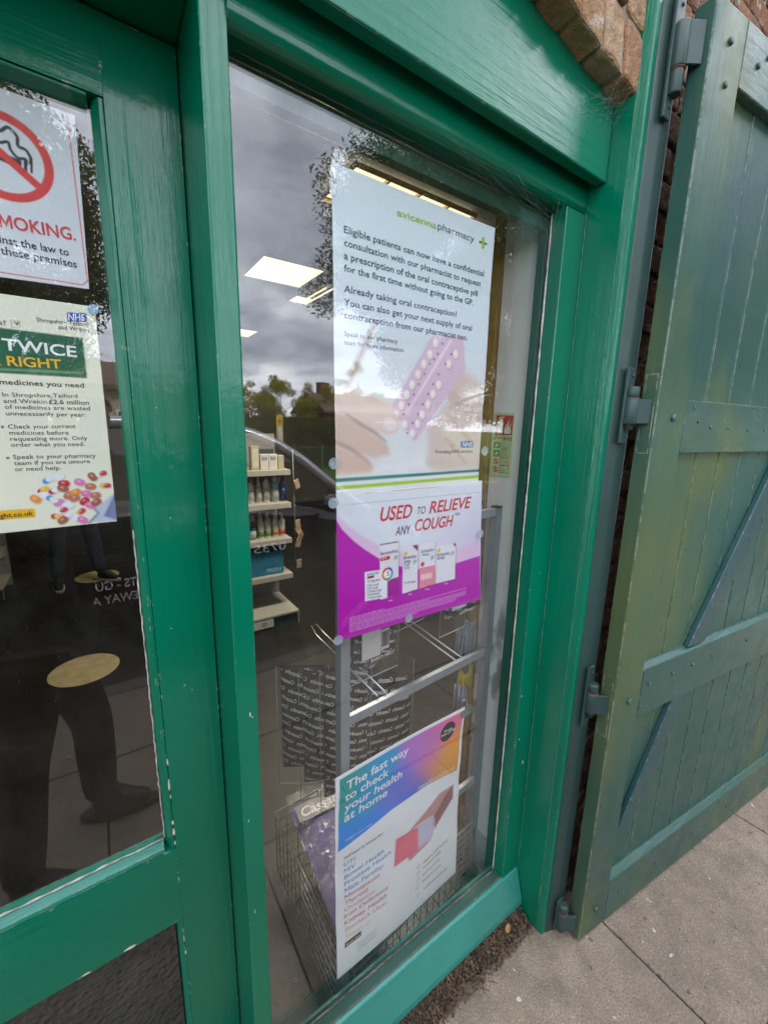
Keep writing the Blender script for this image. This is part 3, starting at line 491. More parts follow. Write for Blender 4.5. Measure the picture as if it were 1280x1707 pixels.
# flaking putty lines beside the glass
def wob_line(p0, p1, r, n_, amp, seed):
    rg = random.Random(seed); P0, P1 = Vector(p0), Vector(p1)
    return [P0.lerp(P1, i / n_) + Vector((rg.uniform(-amp, amp), rg.uniform(-amp, amp) * .5, rg.uniform(-amp, amp))) for i in range(n_ + 1)], [r * rg.uniform(.45, 1.4) for _ in range(n_ + 1)]
putty = plain('flaking_white_putty', (.62, .58, .5), .8, var=.3, scale=90)
q = MB(); pp, rr = wob_line((1.0135, .0435, .17), (1.0135, .0435, 2.238), .0021, 90, .0006, 1); q.tube(pp, rr, 5); q.build('putty_line', putty, win)
q = MB(); pp, rr = wob_line((.21, .0425, 2.2395), (1.01, .0425, 2.2395), .0014, 50, .001, 2); q.tube(pp, rr, 5); q.build('putty_line', plain('grey_dirt_putty', (.12, .12, .10), .9), win)
q = MB(); pp, rr = wob_line((.21, .0395, .1705), (1.008, .0395, .1705), .0022, 60, .0012, 3); q.tube(pp, rr, 5)
pp, rr = wob_line((.21, .005, .1795), (1.01, .005, .1795), .0012, 70, .001, 4); q.tube(pp, rr, 5); q.build('sill_crack', plain('cracked_edge', (.17, .14, .11), .9, var=.5, scale=70), win)
q = MB(); pp, rr = wob_line((1.0915, -.0015, .10), (1.0915, -.0015, 2.24), .0006, 150, .0007, 6); q.tube(pp, rr, 5); q.build('joint_crack', plain('pale_crack', (.16, .27, .19), .8, var=.5, scale=60), win)
MB().box(.2038, 1.0134, .0436, .0476, .165, 2.2403, 0).build('glass_pane', GLASS, win)

fas = thing('fascia_board', 'wide green fascia board under the brick arch above the window', 'fascia board', (.2, -.035, 2.293))
MB().box(-.9, 1.0912, -.046, -.018, 2.2935, 2.62, .004, 3).build('board', G_H, fas)
MB().box(-.9, 1.0905, -.0178, .20, 2.375, 2.64, .002).build('backing', G_H, fas)
post = thing('door_jamb', 'green painted timber jamb post at the right of the window', 'jamb post', (1.11, -.05, 0))
MB().prism([(1.0918, .08), (1.0918, -.093), (1.0975, -.1165), (1.1125, -.1180), (1.1125, .08)], 'z', .0, 2.95, .003, 3).build('post', G_V, post)
q = MB(); pp, rr = wob_line((1.0912, -.0945, .12), (1.0912, -.0945, 2.6), .0005, 90, .0004, 8); q.tube(pp, rr, 5); q.build('joint_crack', MATS['pale_crack'], post)

# ---------------------------------------------------------------- glazed door at the left
door = thing('shop_door', 'green glazed shop door with notices on its pane', 'door', (-.30, .165, 0))
D0, D1 = .148, .188
def bead_box(x0, x1, z0, z1): return
st = MB().box(.057, .1625, D0, D1 + .004, .04, 2.279, .0007, 2); st.build('stile', G_V, door)
MB().box(-.76, .0569, D0, D1 + .004, 2.172, 2.279, 0).build('top_rail', G_H, door)
MB().box(-.76, .0569, D0, D1 + .004, .598, .792, 0).build('middle_rail', G_H, door)
MB().box(-.87, -.7605, D0, D1 + .004, .04, 2.279, .003, 3).build('stile', G_V, door)
MB().box(-.76, .0565, D0, D1 + .004, .05, .18, .003, 3).build('bottom_rail', G_H, door)
# glazing beads round the pane
MB().prism([(.0566, D0 + .003), (.0566, .186), (.037, .186), (.040, .168), (.050, D0 + .003)], 'z', .7925, 2.1715, .0015, 2).build('glazing_bead', G_V, door)
MB().prism([(D0 + .003, 2.1716), (.186, 2.1716), (.186, 2.158), (.168, 2.160), (D0 + .003, 2.167)], 'x', -.7595, .0364, .0015, 2).build('glazing_bead', G_H, door)
MB().prism([(D0 + .002, .7924), (.186, .7924), (.186, .812), (.166, .810), (D0 + .002, .802)], 'x', -.7595, .0364, .0015, 2).build('glazing_bead', paint('worn_green_bead', (.03, .22, .16), (3, 60, 60), .2, 1.3), door)
q = MB(); pp, rr = wob_line((-.7, .1655, .8135), (.037, .1655, .8135), .0022, 60, .0012, 14); q.tube(pp, rr, 5); pp, rr = wob_line((.0385, .1655, .815), (.0385, .1655, 1.5), .0014, 60, .0009, 15); q.tube(pp, rr, 5); q.build('putty_line', plain('worn_putty', (.42, .38, .34), .85, var=.4, scale=70), door)
MB().box(-.76, .0402, .1705, .1745, .80, 2.17, 0).build('glass_pane', glass('door_glass', .072), door)
k = NT('obscured_panel'); vv = k.n('ShaderNodeTexVoronoi'); vv.inputs['Scale'].default_value = 1
mp = k.n('ShaderNodeMapping'); mp.inputs['Scale'].default_value = (75, 75, 75); k.l(k.geo.outputs['Position'], mp.inputs['Vector']); k.l(mp.outputs[0], vv.inputs['Vector'])
c = k.ramp(k.noise(14, 4), [(.3, (.030, .026, .02)), (.7, (.060, .052, .042))]); OBS = k.principled(c, .33, 0, k.bump(vv.outputs['Distance'], .9, .006), .7)
MB().box(-.76, .0418, .166, .172, .182, .5965, 0).build('textured_panel', OBS, door)
MB().prism([(.0568, D0 + .003), (.0568, .185), (.042, .185), (.046, D0 + .012)], 'z', .1815, .5972, .0015, 2).build('panel_bead', G_V, door)
# head and threshold of the door frame
hd = thing('door_head', 'dark green door frame head above the glazed door', 'door frame', (-.35, .07, 2.285))
MB().box(-.95, .1648, .0, .20, 2.2845, 2.374, .003).build('head', G_H, hd)
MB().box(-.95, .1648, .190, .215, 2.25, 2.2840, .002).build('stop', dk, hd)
MB().box(-.95, .1648, .02, .22, -.05, .032, .004).build('threshold', plain('worn_threshold', (.10, .10, .095), .6, var=.3), hd)

# chips of bare wood and primer knocked out of the green paint, as the photo shows them
chipm = plain('bare_wood_chip', (.62, .55, .42), .85, var=.25, scale=120)
rng = random.Random(21)
def chips(parent, spots):
    q = MB()
    for (x, y, z, w_, h_) in spots:
        n_ = 9; P_ = []
        for i in range(n_):
            a = 2 * math.pi * i / n_; rr_ = rng.uniform(.55, 1.1); P_.append((x + math.cos(a) * w_ * rr_, y, z + math.sin(a) * h_ * rr_))
        q.prism([(p[0], p[2]) for p in P_], 'y', y - .0004, y + .0006, 0)
    q.build('paint_chips', chipm, parent)
chips(door, [(.0555, D0, .955, .002, .016), (.0565, D0, .925, .0015, .006), (.0555, D0, .835, .0025, .010), (.0565, D0, .807, .002, .006), (.056, D0, .86, .003, .005), (-.045, D0, .602, .012, .0035), (-.12, D0, .600, .009, .003), (.0565, D0, 1.01, .0012, .01), (.0560, D0, .54, .0012, .012), (.0563, D0, .50, .0014, .006),
             (.10, D0, 1.17, .0022, .0012), (.113, D0, 1.155, .0018, .001), (.085, D0, 1.30, .001, .001), (.10, D0, 1.52, .0012, .001), (.092, D0, 1.72, .001, .0014)])
chips(win, [(.188, -.0003, 1.162, .0015, .005), (.192, -.0003, 1.155, .001, .003), (.175, -.0003, .93, .0008, .004), (.178, -.0003, .70, .0009, .006), (1.05, -.0007, 1.28, .0012, .001), (1.06, -.0007, .62, .003, .006), (1.02, -.0007, .88, .0012, .004), (1.03, -.0007, .72, .0015, .003)])

# ================================================================== STEEL POST AND ITS PINS
STEEL = paint('grey_green_steel_paint', (.030, .062, .057), (50, 50, 4), .38, .2, grain=.06, coat=0.)
gp = thing('hinge_post', 'grey green steel hanging post between the jamb and the folded door', 'post', (1.165, -.08, 0))
MB().prism([(1.1132, -.03), (1.1130, -.1195), (1.145, -.1305), (1.178, -.135), (1.1985, -.124), (1.2015, -.105), (1.2015, -.03)], 'z', .0, 2.95, .004, 3).build('upright', STEEL, gp)
for (zc, hh) in ((1.762, .095), (.915, .10), (2.52, .12), (.085, .06)):
    pl = MB().box(1.128, 1.158, -.1425, -.1345, zc - hh, zc + hh, .002)
    for dz in (-.8, .8): pl.lathe([(.0045, 0), (.004, .0025), (.002, .0035)], (1.150, -.1425, zc + hh * dz), 10, axis=(0, -1, 0))
    p = pl.build('hinge_plate', STEEL, gp)
    up = 1 if zc < 2.3 else -1
    pin = MB()
    if up > 0:
        pin.lathe([(.0145, .022), (.0160, .026), (.0160, .044), (.0145, .048), (.006, .049)], (1.148, -.1490, zc), 20)
        pin.lathe([(.011, -.06), (.011, .03)], (1.148, -.1490, zc), 16)
    else: pin.lathe([(.0135, -.078), (.0150, -.075), (.0150, -.03), (.014, .02)], (1.148, -.1490, zc), 18)
    RUST = plain('rust', (.16, .055, .025), .9, var=.5, scale=120)
    zr = zc + (.0205 if up > 0 else -.031)
    pin.build('hinge_pin', STEEL, gp)

# ================================================================== THE FOLDED BACK LEDGED DOOR
SHC = (.030, .092, .072)
S_V = paint('weathered_green_door_paint_sheen', SHC, (60, 60, 3), .34, 1.5, sheen_patch=[((.090, .125, .042), 1.9, .52, .68, (1.5, 1, .7)), ((.026, .078, .082), 2.6, .56, .72, (1, 1, .6))], grain=.4, coat=.04, blob=[((.105, .145, .045), (1.33, -.22, 1.22), .26, .50), ((.085, .12, .045), (1.18, -.2, .95), .05, .5)])  # olive and teal areas are reflected surroundings painted into the door colour
S_H = paint('weathered_green_rail_paint_sheen', SHC, (3, 60, 60), .30, .9, sheen_patch=[((.075, .11, .042), 1.9, .52, .68, (1.5, 1, .7)), ((.030, .085, .095), 2.6, .56, .70, (1, 1, 1))], grain=.4, coat=.12)  # same painted reflections on the rails, as olive and blue-green patches
S_B = paint('blue_green_brace_paint', (.022, .072, .074), (20, 20, 20), .28, .9, coat=.1)
SA = -.11674; SW = 1.75
sh = thing('ledged_door', 'weathered green ledged and braced plank door folded back against the wall', 'plank door', (1.175, -.2, 0), SA)
SM = WM[sh.name]
# local axes: x along the width, -y towards the street, z up ; front face y=0
def sbox(x0, x1, y0, y1, z0, z1, bev=.003): return MB().box(x0, x1, y0, y1, z0, z1, bev, 2, SM)
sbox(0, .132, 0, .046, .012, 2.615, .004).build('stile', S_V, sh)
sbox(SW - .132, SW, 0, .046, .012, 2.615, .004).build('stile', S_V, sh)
def rail(z0, z1, name='rail', slope=.012):
    MB().prism([(0, z0), (0, z1 - slope), (.020, z1), (.044, z1), (.044, z0)], 'x', .1325, SW - .1325, .003, 2, SM).build(name, S_H, sh)
rail(2.484, 2.615, 'rail', 0); rail(1.643, 1.785, 'rail', .002); rail(.822, .998); rail(.012, .197)
q = MB(); x = .1322
xs = [.1322, .264, .394, .524, .654, .784, .914, 1.044, 1.174, 1.304, 1.434, 1.564, SW - .1322]
for a, b_ in zip(xs, xs[1:]):
    for z0, z1 in ((.1972, .8218), (.9982, 1.6428), (1.7852, 2.4838)):
        q.prism([(a + .0006, .040), (a + .0006, .0275), (a + .006, .0225), (b_ - .006, .0225), (b_ - .0006, .0275), (b_ - .0006, .040)], 'z', z0, z1, 0, 2, SM)
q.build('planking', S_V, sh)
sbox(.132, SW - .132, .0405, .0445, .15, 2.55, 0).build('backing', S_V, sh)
def brace(x0, z0, x1, z1, w_=.085):
    d = Vector((x1 - x0, z1 - z0)).normalized(); n_ = Vector((-d.y, d.x)) * w_ / 2
    A, B_ = Vector((x0, z0)), Vector((x1, z1))
    lo, hi = min(z0, z1), max(z0, z1)
    # ends cut level where they meet the rails
    ex = abs(w_ / 2 / max(.2, abs(d.y)))
    s_ = 1 if d.x * d.y > 0 else -1
    P_ = [(x0 - ex, z0), (x0 + ex, z0), (x1 + ex, z1), (x1 - ex, z1)]
    MB().prism(P_, 'y', .004, .0222, .003, 2, SM).build('brace', S_B, sh)
brace(.435, .9985, .82, 1.6425); brace(1.30, .9985, .93, 1.6425)
brace(.165, .36, .385, .8215, .075); brace(1.55, .36, 1.33, .8215, .075)
# bolt heads, filled nail holes
bolt = plain('painted_bolt', (.05, .11, .09), .4, var=.3)
def lw(x, y, z): return SM @ Vector((x, y, z))
ax = SM.to_3x3() @ Vector((0, -1, 0))
for (x, z, r_) in [(.075, 1.735, .010), (.20, 1.728, .005), (.27, 1.715, .006), (.37, 1.712, .004), (.49, 1.71, .004), (.17, 1.765, .004), (.60, 1.712, .004), (.075, .90, .010), (.17, .93, .006), (.30, .93, .006), (.42, .93, .006), (.14, .86, .005), (.55, .93, .005), (.07, .11, .010), (.2, .10, .005), (.42, .10, .005), (.68, .10, .005), (.07, 2.55, .008), (.20, 2.55, .007), (.24, 2.58, .006), (.075, 2.47, .007), (.95, .10, .005), (.8, .93, .006)]:
    MB().lathe([(r_, 0), (r_ * .95, r_ * .5), (r_ * .6, r_ * .75)], lw(x, .0, z), 6, axis=ax).build('bolt_head', bolt, sh)
for zc in (1.762, .915, 2.52, .085):
    up = 1 if zc < 2.3 else -1
    kn = MB()
    z0, z1 = (zc - .046, zc + .019) if up > 0 else (zc - .03, zc + .055)
    kn.lathe([(.0165, z0), (.0182, z0 + .003), (.0182, z1 - .003), (.0165, z1)], (1.148, -.1490, 0), 24)
    kn.prism([(1.147, -.1678), (1.147, -.1600), (1.174, -.176), (1.1745, -.186)], 'z', z0 + .002, z1 - .002, .001, 1)
    kb_ = kn.build('hinge_knuckle', STEEL, sh)
    MB().lathe([(.0168, 0), (.0172, .0012), (.0168, .0024)], (1.148, -.1490, z1 + .0001 if up > 0 else z0 - .0026), 20).build('rust_ring', RUST, sh)
# strap recess marks on the door edge
q = MB()
for zc in (1.762, .915): q.box(-.0012, .0, .008, .038, zc - .12, zc + .08, 0, 1, SM)
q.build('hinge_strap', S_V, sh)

# ================================================================== DIRT, LEAVES AND WEBS
LIT = plain('leaf_mould', (.040, .028, .020), .95, var=.6, scale=80, bump=.9)
q = bmesh.new(); NX, NY = 130, 26
g = [[None] * NY for _ in range(NX)]
for i in range(NX):
    for j in range(NY):
        x = .20 + .886 * i / (NX - 1); t = j / (NY - 1); wd = .085 + .03 * mnoise.noise(Vector((x * 7, 2, 0)))
        y = .0 - wd * t
        h = .045 * (1 - t) ** .8 * (1 - .2 * (t < .1)) + .014 * mnoise.noise(Vector((x * 40, y * 40, 3))) * (1 - t * .8) + .008 * mnoise.noise(Vector((x * 120, y * 120, 7)))
        g[i][j] = q.verts.new((x, y + .0, max(-.012, h - .012 * t)))
for i in range(NX - 1):
    for j in range(NY - 1): q.faces.new((g[i][j], g[i][j + 1], g[i + 1][j + 1], g[i + 1][j]))
me = bpy.data.meshes.new('leaf_litter'); bmesh.ops.recalc_face_normals(q, faces=q.faces[:]); q.to_mesh(me); q.free()
rng = random.Random(8); mbl = MB(); mbl.b.from_mesh(me)
for _ in range(5200):
    x = rng.uniform(.22, 1.085); t = rng.random() ** 1.3; y = -.095 * t; z = .05 * (1 - t) + rng.uniform(-.004, .006)
    if rng.random() < .3:      # twig or grass straw
        a = rng.uniform(0, 6.28); L = rng.uniform(.006, .03); d = Vector((math.cos(a), math.sin(a), rng.uniform(-.3, .5))) * L
        p0 = Vector((x, y, z)); mbl.tube([p0, p0 + d * .5 + Vector((0, 0, .002)), p0 + d], rng.uniform(.0004, .0011), 4, mi=rng.choice((1, 1, 2, 3)))
    else:
        a = rng.uniform(0, 6.28); w_ = rng.uniform(.0012, .0045); L = w_ * rng.uniform(1, 2.2)
        u = Vector((math.cos(a), math.sin(a), rng.uniform(-.6, .6))); v = Vector((-math.sin(a), math.cos(a), rng.uniform(-.6, .6))); p0 = Vector((x, y, z))
        mbl.poly([p0 - u * L, p0 - v * w_ * .6, p0 + u * L * .8, p0 + v * w_], rng.choice((1, 2, 2, 3, 4)))
lit = mbl.build('leaf_litter', [LIT, plain('straw', (.17, .115, .065), .9, var=.4), plain('dead_leaf', (.085, .05, .03), .8, var=.5), plain('dry_leaf', (.15, .085, .045), .8, var=.5), plain('grey_leaf', (.11, .09, .07), .9, var=.4)], None, (.65, -.04, 0))
tag(lit, 'brown leaf litter and twigs gathered under the window sill', 'leaf litter', kind='stuff')
q = MB(); rng = random.Random(2)
def curl(cx, cy, cz, s_, a, mi=0):
    ca, sa = math.cos(a), math.sin(a); P_ = []
    for i in range(7):
        u = -1 + i / 3; w_ = s_ * .45 * (1 - u * u) ** .6 + .0003
        P_.append((u * s_, w_, .25 * s_ * u * u))
    for (a_, b_) in zip(P_, P_[1:]):
        f = lambda p, sg: Vector((cx + p[0] * ca - sg * p[1] * sa, cy + p[0] * sa + sg * p[1] * ca, cz + p[2] + .12 * s_ * abs(sg)))
        q.quad(f(a_, -1), f(b_, -1), f(b_, 0), f(a_, 0), mi); q.quad(f(a_, 0), f(b_, 0), f(b_, 1), f(a_, 1), mi)
curl(.99, -.055, .036, .016, .5)
tag(q.build('fallen_leaf', plain('orange_leaf', (.42, .23, .07), .7, var=.3), None, (.99, -.055, .03)), 'curled orange brown leaf on the litter near the jamb foot', 'leaf')
q = MB(); rng = random.Random(31)
webm = NT('spider_silk'); wt = webm.n('ShaderNodeBsdfTransparent'); wd_ = webm.n('ShaderNodeBsdfDiffuse'); wd_.inputs[0].default_value = (.6, .6, .55, 1); wx = webm.n('ShaderNodeMixShader'); wx.inputs[0].default_value = .25; webm.l(wt.outputs[0], wx.inputs[1]); webm.l(wd_.outputs[0], wx.inputs[2]); webm.l(wx.outputs[0], webm.o.inputs['Surface'])
for i in range(44):
    a = Vector((rng.uniform(.93, 1.08), -.047, rng.uniform(2.37, 2.46))); b_ = Vector((rng.uniform(1.0, 1.10), rng.uniform(-.11, -.05), rng.uniform(2.40, 2.47)))
    c_ = (a + b_) / 2 - Vector((rng.uniform(-.01, .01), .0, rng.uniform(.004, .03)))
    q.tube([a, (a + c_ * 2 + b_) / 4 * 1.0, b_] if False else [a * (1 - t) ** 2 + c_ * 2 * t * (1 - t) + b_ * t * t for t in (0, .2, .4, .6, .8, 1)], .00013, 3, False)
for i in range(16):
    a = Vector((rng.uniform(.55, 1.05), .0, 2.247)); b_ = Vector((rng.uniform(1.0, 1.012), .04, rng.uniform(2.1, 2.24))); q.tube([a, a.lerp(b_, .5) - Vector((0, 0, .01)), b_], .00018, 3, False)
tag(q.build('cobweb', webm.m, None, (1.03, -.07, 2.4)), 'wispy grey cobweb between the fascia corner and the brick arch', 'cobweb', kind='stuff')
# ================================================================== POSTERS AND SIGNS
def pxnoise(U, V, f, s=0): return np.array([mnoise.noise(Vector((u * f, v * f, s))) for u, v in zip(U.ravel(), V.ravel())]).reshape(U.shape)
def paint_contra(cv, p):
    cv.blend(np.clip((cv.V - .30) / .33, 0, 1) * .55, (205, 222, 228)); cv.blend(np.clip((.36 - cv.V) / .3, 0, .5), (236, 228, 224))
    # blurred picture of two hands and a strip of pills
    cv.poly(p['curtain'], (170, 140, 110), .006, .85)
    cv.poly(p['rhand'], (220, 200, 190), .012); cv.poly(p['rf1'], (205, 178, 165), .008, .6); cv.poly(p['rf2'], (196, 166, 150), .006, .6); cv.poly(p['rf3'], (190, 158, 142), .006, .6)
    cv.poly(p['pack'], (224, 196, 214), .0012, .95); cv.poly(p['packmid'], (244, 226, 240), .001)
    cv.poly(p['pack'], (216, 180, 206), .02, .2)
    for q_ in p['pills']:
        cv.disc((q_[0] + .002, q_[1] - .0025), .0088, (190, 150, 180), .002, .7, 1.2); cv.disc(q_, .0085, (243, 226, 222), .0012, 1, 1.2); cv.disc((q_[0] - .002, q_[1] + .002), .004, (255, 248, 246), .0025, .9, 1.2)
    for q_ in p['tri']: cv.poly([(q_[0] - .003, q_[1] + .003), (q_[0] + .0035, q_[1]), (q_[0] - .002, q_[1] - .0035)], (80, 60, 120), .0008, .9)
    cv.poly(p['finger2'], (222, 194, 180), .006); cv.poly(p['finger3'], (220, 190, 176), .006); cv.poly(p['thumb'], (234, 212, 202), .005)
    cv.poly(p['crease1'], (170, 116, 96), .005, .9); cv.poly(p['crease2'], (176, 126, 106), .006, .85)
    cv.poly(p['nail'], (240, 226, 226), .0025); cv.line(p['nail'][1:5], .0012, (205, 176, 170), .0012, .7)
    cv.poly(p['sleeve'], (240, 236, 238), .006, .8)
    for k_ in ('teal',): cv.poly(p[k_], (50, 125, 135), .0008)
    cv.poly(p['green'], (165, 200, 50), .0008)
    cv.poly(p['plusv'], (150, 195, 30), .0006); cv.poly(p['plush'], (25, 60, 60), .0006); cv.poly(p['plusv'][:2] + p['plusv'][2:], (150, 195, 30), .0006)
    cv.poly(p['nhs'], (20, 90, 170), .0006)
def fold(U, V):
    w_ = .0012 * np.sin(U * 9 + V * 4) + .0010 * np.sin(V * 17 + U * 6)
    for v0, a in ((.205, .0011), (.33, .0006), (.47, .0008), (.11, .0006)): w_ = w_ - a * np.exp(-((V - v0 - .03 * U) / .012) ** 2)
    return w_ + .0006 * np.sin(U * 60 + 3) * np.exp(-((V - .2) / .2) ** 2)
sheet('pharmacy_poster', 'tall pale blue poster of hands holding a pink pill strip, about the contraceptive pill', 'poster', DATA['contra'], paint_contra, (222, 231, 238), fold, .0019)
def paint_cough(cv, p):
    cv.blend(np.clip((cv.U - .20) / .22, 0, 1) * np.clip((.31 - cv.V) / .12, 0, 1) * .75, (214, 196, 228))
    for i in range(7):       # pale tyre-track blocks
        for j in range(4):
            a = 1.9 + i * .17; r_ = .115 + j * .026; c_ = (.28 + r_ * math.cos(a - 1.2) * 1.0, .20 + r_ * math.sin(a - 1.2) * .9); d_ = .0085
            cv.poly([(c_[0] - d_, c_[1] - d_ * .8), (c_[0] + d_ * .8, c_[1] - d_), (c_[0] + d_, c_[1] + d_ * .8), (c_[0] - d_ * .8, c_[1] + d_)], (236, 232, 246), .0015, .7)
    cv.poly(p['blush'], (232, 190, 226), .004, .85)
    cv.poly(p['magenta'], (190, 22, 178), .0012)
    for i in range(6):
        a = .012 + i * .018; b_ = .02 + i * .012
        cv.poly([(a, b_), (a + .014, b_ + .012), (a + .018, b_ + .035), (a + .002, b_ + .024)], (206, 66, 196), .0015, .55)
    cv.poly(p['burst'], (236, 190, 230), .014, .6)
    for k_ in ('box0', 'box1', 'box3', 'box2'): cv.poly([(u + .002, v - .002) for u, v in p[k_]], (120, 10, 110), .004, .5); cv.poly(p[k_], (232, 228, 236), .0007)
    cv.poly(p['box0p'], (168, 18, 150), .0007); cv.poly(p['box2p'], (236, 140, 160), .0007); cv.poly(p['box0top'], (90, 20, 80), .0007)
    cv.poly(p['box4'], (242, 240, 246), .0007); cv.poly(p['box0band'], (200, 20, 40), .0007); cv.poly(p['band4'], (150, 30, 60), .0007); cv.poly(p['corner1'], (150, 20, 110), .0007); cv.poly(p['corner3'], (150, 20, 110), .0007); cv.poly(p['band2'], (246, 200, 206), .0007)
    c0, c1 = p['circ']; r_ = c1[0] - c0[0]
    cv.disc(c0, r_ * 1.02, (248, 248, 250), .0008)
    for i, cc in enumerate(((40, 90, 190), (220, 60, 40), (230, 140, 30), (60, 160, 70), (80, 150, 210))):
        a0 = i * 1.2566 + .5; cv.line([(c0[0] + math.cos(a0 + t) * r_ * .78, c0[1] + math.sin(a0 + t) * r_ * .78) for t in (0, .3, .6, .9)], .006, cc, .0008)
    for (bx, cx_, cy_) in (('box0', .86, .72), ('box1', .8, .62), ('box2', .8, .62), ('box3', .85, .72)):
        q0, q1, q2, q3 = [np.array(x) for x in p[bx]]; c_ = q3 + (q2 - q3) * cx_ + (q0 - q3) * cy_
        for i in range(9): cv.disc(c_ + np.array((math.cos(i * 2.4), math.sin(i * 2.4))) * .0022 * math.sqrt(i), .0016, (90, 160, 120), .0008)
    for q_ in p['new']: cv.disc(q_, .0055, (225, 205, 40), .0008)
    cv.disc(p['berry'][0], .006, (210, 30, 40), .001)
    rg = random.Random(4)          # rows of small print too fine to read
    for a, b_ in p['fineprint']:
        a, b_ = np.array(a), np.array(b_); L = np.linalg.norm(b_ - a); d = (b_ - a) / L; x = 0
        while x < L: w_ = rg.uniform(.004, .014); cv.line([tuple(a + d * x), tuple(a + d * min(L, x + w_))], .0016, (232, 190, 230), .0009, .8); x += w_ + .0035
    cv.line([(-.01, .303), (.06, .302), (.44, .301)], .0007, (150, 152, 160), .0005, .7)
sheet('cough_poster', 'magenta and white cough medicine poster stuck below the tall poster', 'poster', DATA['cough'], paint_cough, (226, 230, 238), lambda U, V: .0010 * np.sin(U * 10 + 1) + .0009 * np.sin(V * 16 + U * 5) + .0005 * np.sin(U * 70) * np.exp(-((V - .31) / .03) ** 2) + .0012, .0019)
def paint_health(cv, p):
    U, V = cv.U, cv.V
    cs = [((.00, .72), (0, 160, 150), .10), ((.02, .50), (0, 140, 235), .16), ((.13, .48), (10, 140, 245), .14), ((.10, .66), (10, 160, 215), .10), ((.21, .58), (110, 120, 225), .09), ((.30, .66), (190, 120, 215), .09), ((.37, .70), (235, 110, 180), .08), ((.46, .70), (250, 110, 160), .08), ((.46, .60), (250, 160, 60), .08), ((.38, .56), (240, 165, 70), .07), ((.33, .60), (225, 130, 165), .07), ((.28, .50), (60, 110, 225), .07)]
    wsum = np.zeros(U.shape); acc = np.zeros(U.shape + (3,))
    for c_, col, s_ in cs:
        w_ = np.exp(-((U - c_[0]) ** 2 + (V - c_[1]) ** 2) / (.055 ** 2)) + 1e-6; wsum += w_; acc += w_[..., None] * np.array(lin(*col))
    g_ = acc / wsum[..., None]; a = np.clip(.5 - sdf(p['panel'], U, V) / .0016, 0, 1); cv.blend(a, g_)
    c0, c1 = p['badge']; cv.disc(c0, .034, (28, 26, 30), .0008)
    cv.blend(np.exp(-(((U - .26) / .06) ** 2 + ((V - .16) / .05) ** 2)) * .35, (232, 214, 230))
    cv.poly(p['handpic'], (206, 150, 150), .003); cv.poly(p['wrist'], (140, 84, 96), .006, .85); cv.poly(p['under'], (190, 90, 100), .003, .8)
    cv.poly(p['boxpic'], (236, 92, 122), .0012); cv.poly(p['boxpic'], (245, 150, 165), .015, .3); cv.poly(p['boxblue'], (206, 208, 232), .006, .95)
    cv.disc((p['boxblue'][2][0] - .008, p['boxblue'][2][1] + .0), .004, (230, 120, 160), .001)
    cv.poly(p['label'], (28, 26, 30), .0007)
    for q_ in p['icons']: cv.ring(q_, .0065, .0014, (120, 124, 132), .0006)
hp = sheet('health_test_poster', 'home health test poster with blue to pink heading clipped to the grey rack', 'poster', DATA['health'], paint_health, (244, 246, 248), lambda U, V: .003 * np.sin(V * 9 + 1) + .004 * np.sin(U * 8 + V * 3) + .0012 * np.sin(V * 38 + U * 14) * np.clip(V / .4, 0, 1), .0021)
def paint_smoke(cv, p):
    B0 = p['border']; rgt = B0[2][0]; bot = B0[4][1]; top = B0[1][1] + .012
    cv.ring((.028, .135), .0515, .0115, (222, 62, 66)); 
    cv.poly([(p['cig'][0][0] - .05, p['cig'][0][1] + .004), p['cig'][0], p['cig'][1], p['cig'][4], p['cig'][5], (p['cig'][5][0] - .05, p['cig'][5][1] + .004)], (28, 26, 46), .0006)
    def smooth(P_):
        P_ = [np.array(x) for x in P_]; P_ = [2 * P_[0] - P_[1]] + P_ + [2 * P_[-1] - P_[-2]]; o_ = []
        for a, b_, c__, d in zip(P_, P_[1:], P_[2:], P_[3:]):
            for t in np.linspace(0, 1, 8): o_.append(tuple(.5 * (2 * b_ + (c__ - a) * t + (2 * a - 5 * b_ + 4 * c__ - d) * t * t + (3 * b_ - a - 3 * c__ + d) * t ** 3)))
        return o_
    c_ = p['cig']; cv.line([((c_[1][0] + c_[4][0]) / 2 + .004, c_[1][1] + .0005), (c_[4][0] + .004, c_[4][1])], .004, (28, 26, 46)); cv.line([(c_[2][0] - .001, c_[2][1]), (c_[3][0] - .001, c_[3][1])], .003, (28, 26, 46))
    cv.line(smooth([(p['smokeline'][0][0] - .012, p['smokeline'][0][1] - .002)] + p['smokeline']), .0042, (28, 26, 46)); cv.line(smooth([(p['smokeline2'][0][0] - .01, p['smokeline2'][0][1])] + p['smokeline2']), .0038, (28, 26, 46))
    b0, b1 = p['bar']; d = np.array(b1) - np.array(b0); cv.line([tuple(np.array(b0) - d * .45), tuple(np.array(b1) + d * .03)], .0105, (222, 62, 66))
    r_ = [(-.058, top - .004), (rgt - .012, top - .006), (rgt - .004, top - .014), (rgt - .0015, bot + .01), (rgt - .008, bot + .003), (-.058, bot)]
    cv.line(r_, .0016, (222, 70, 80))
Q = DATA['smoke']['quad']
sheet('no_smoking_sign', 'white no smoking notice with a red ring inside the door pane', 'sign', DATA['smoke'], paint_smoke, (222, 228, 236), lambda U, V: .0004 * np.sin(U * 20), .0011, quad=[(-.062, Q[0][1]), Q[1], Q[2], (-.062, Q[3][1])])
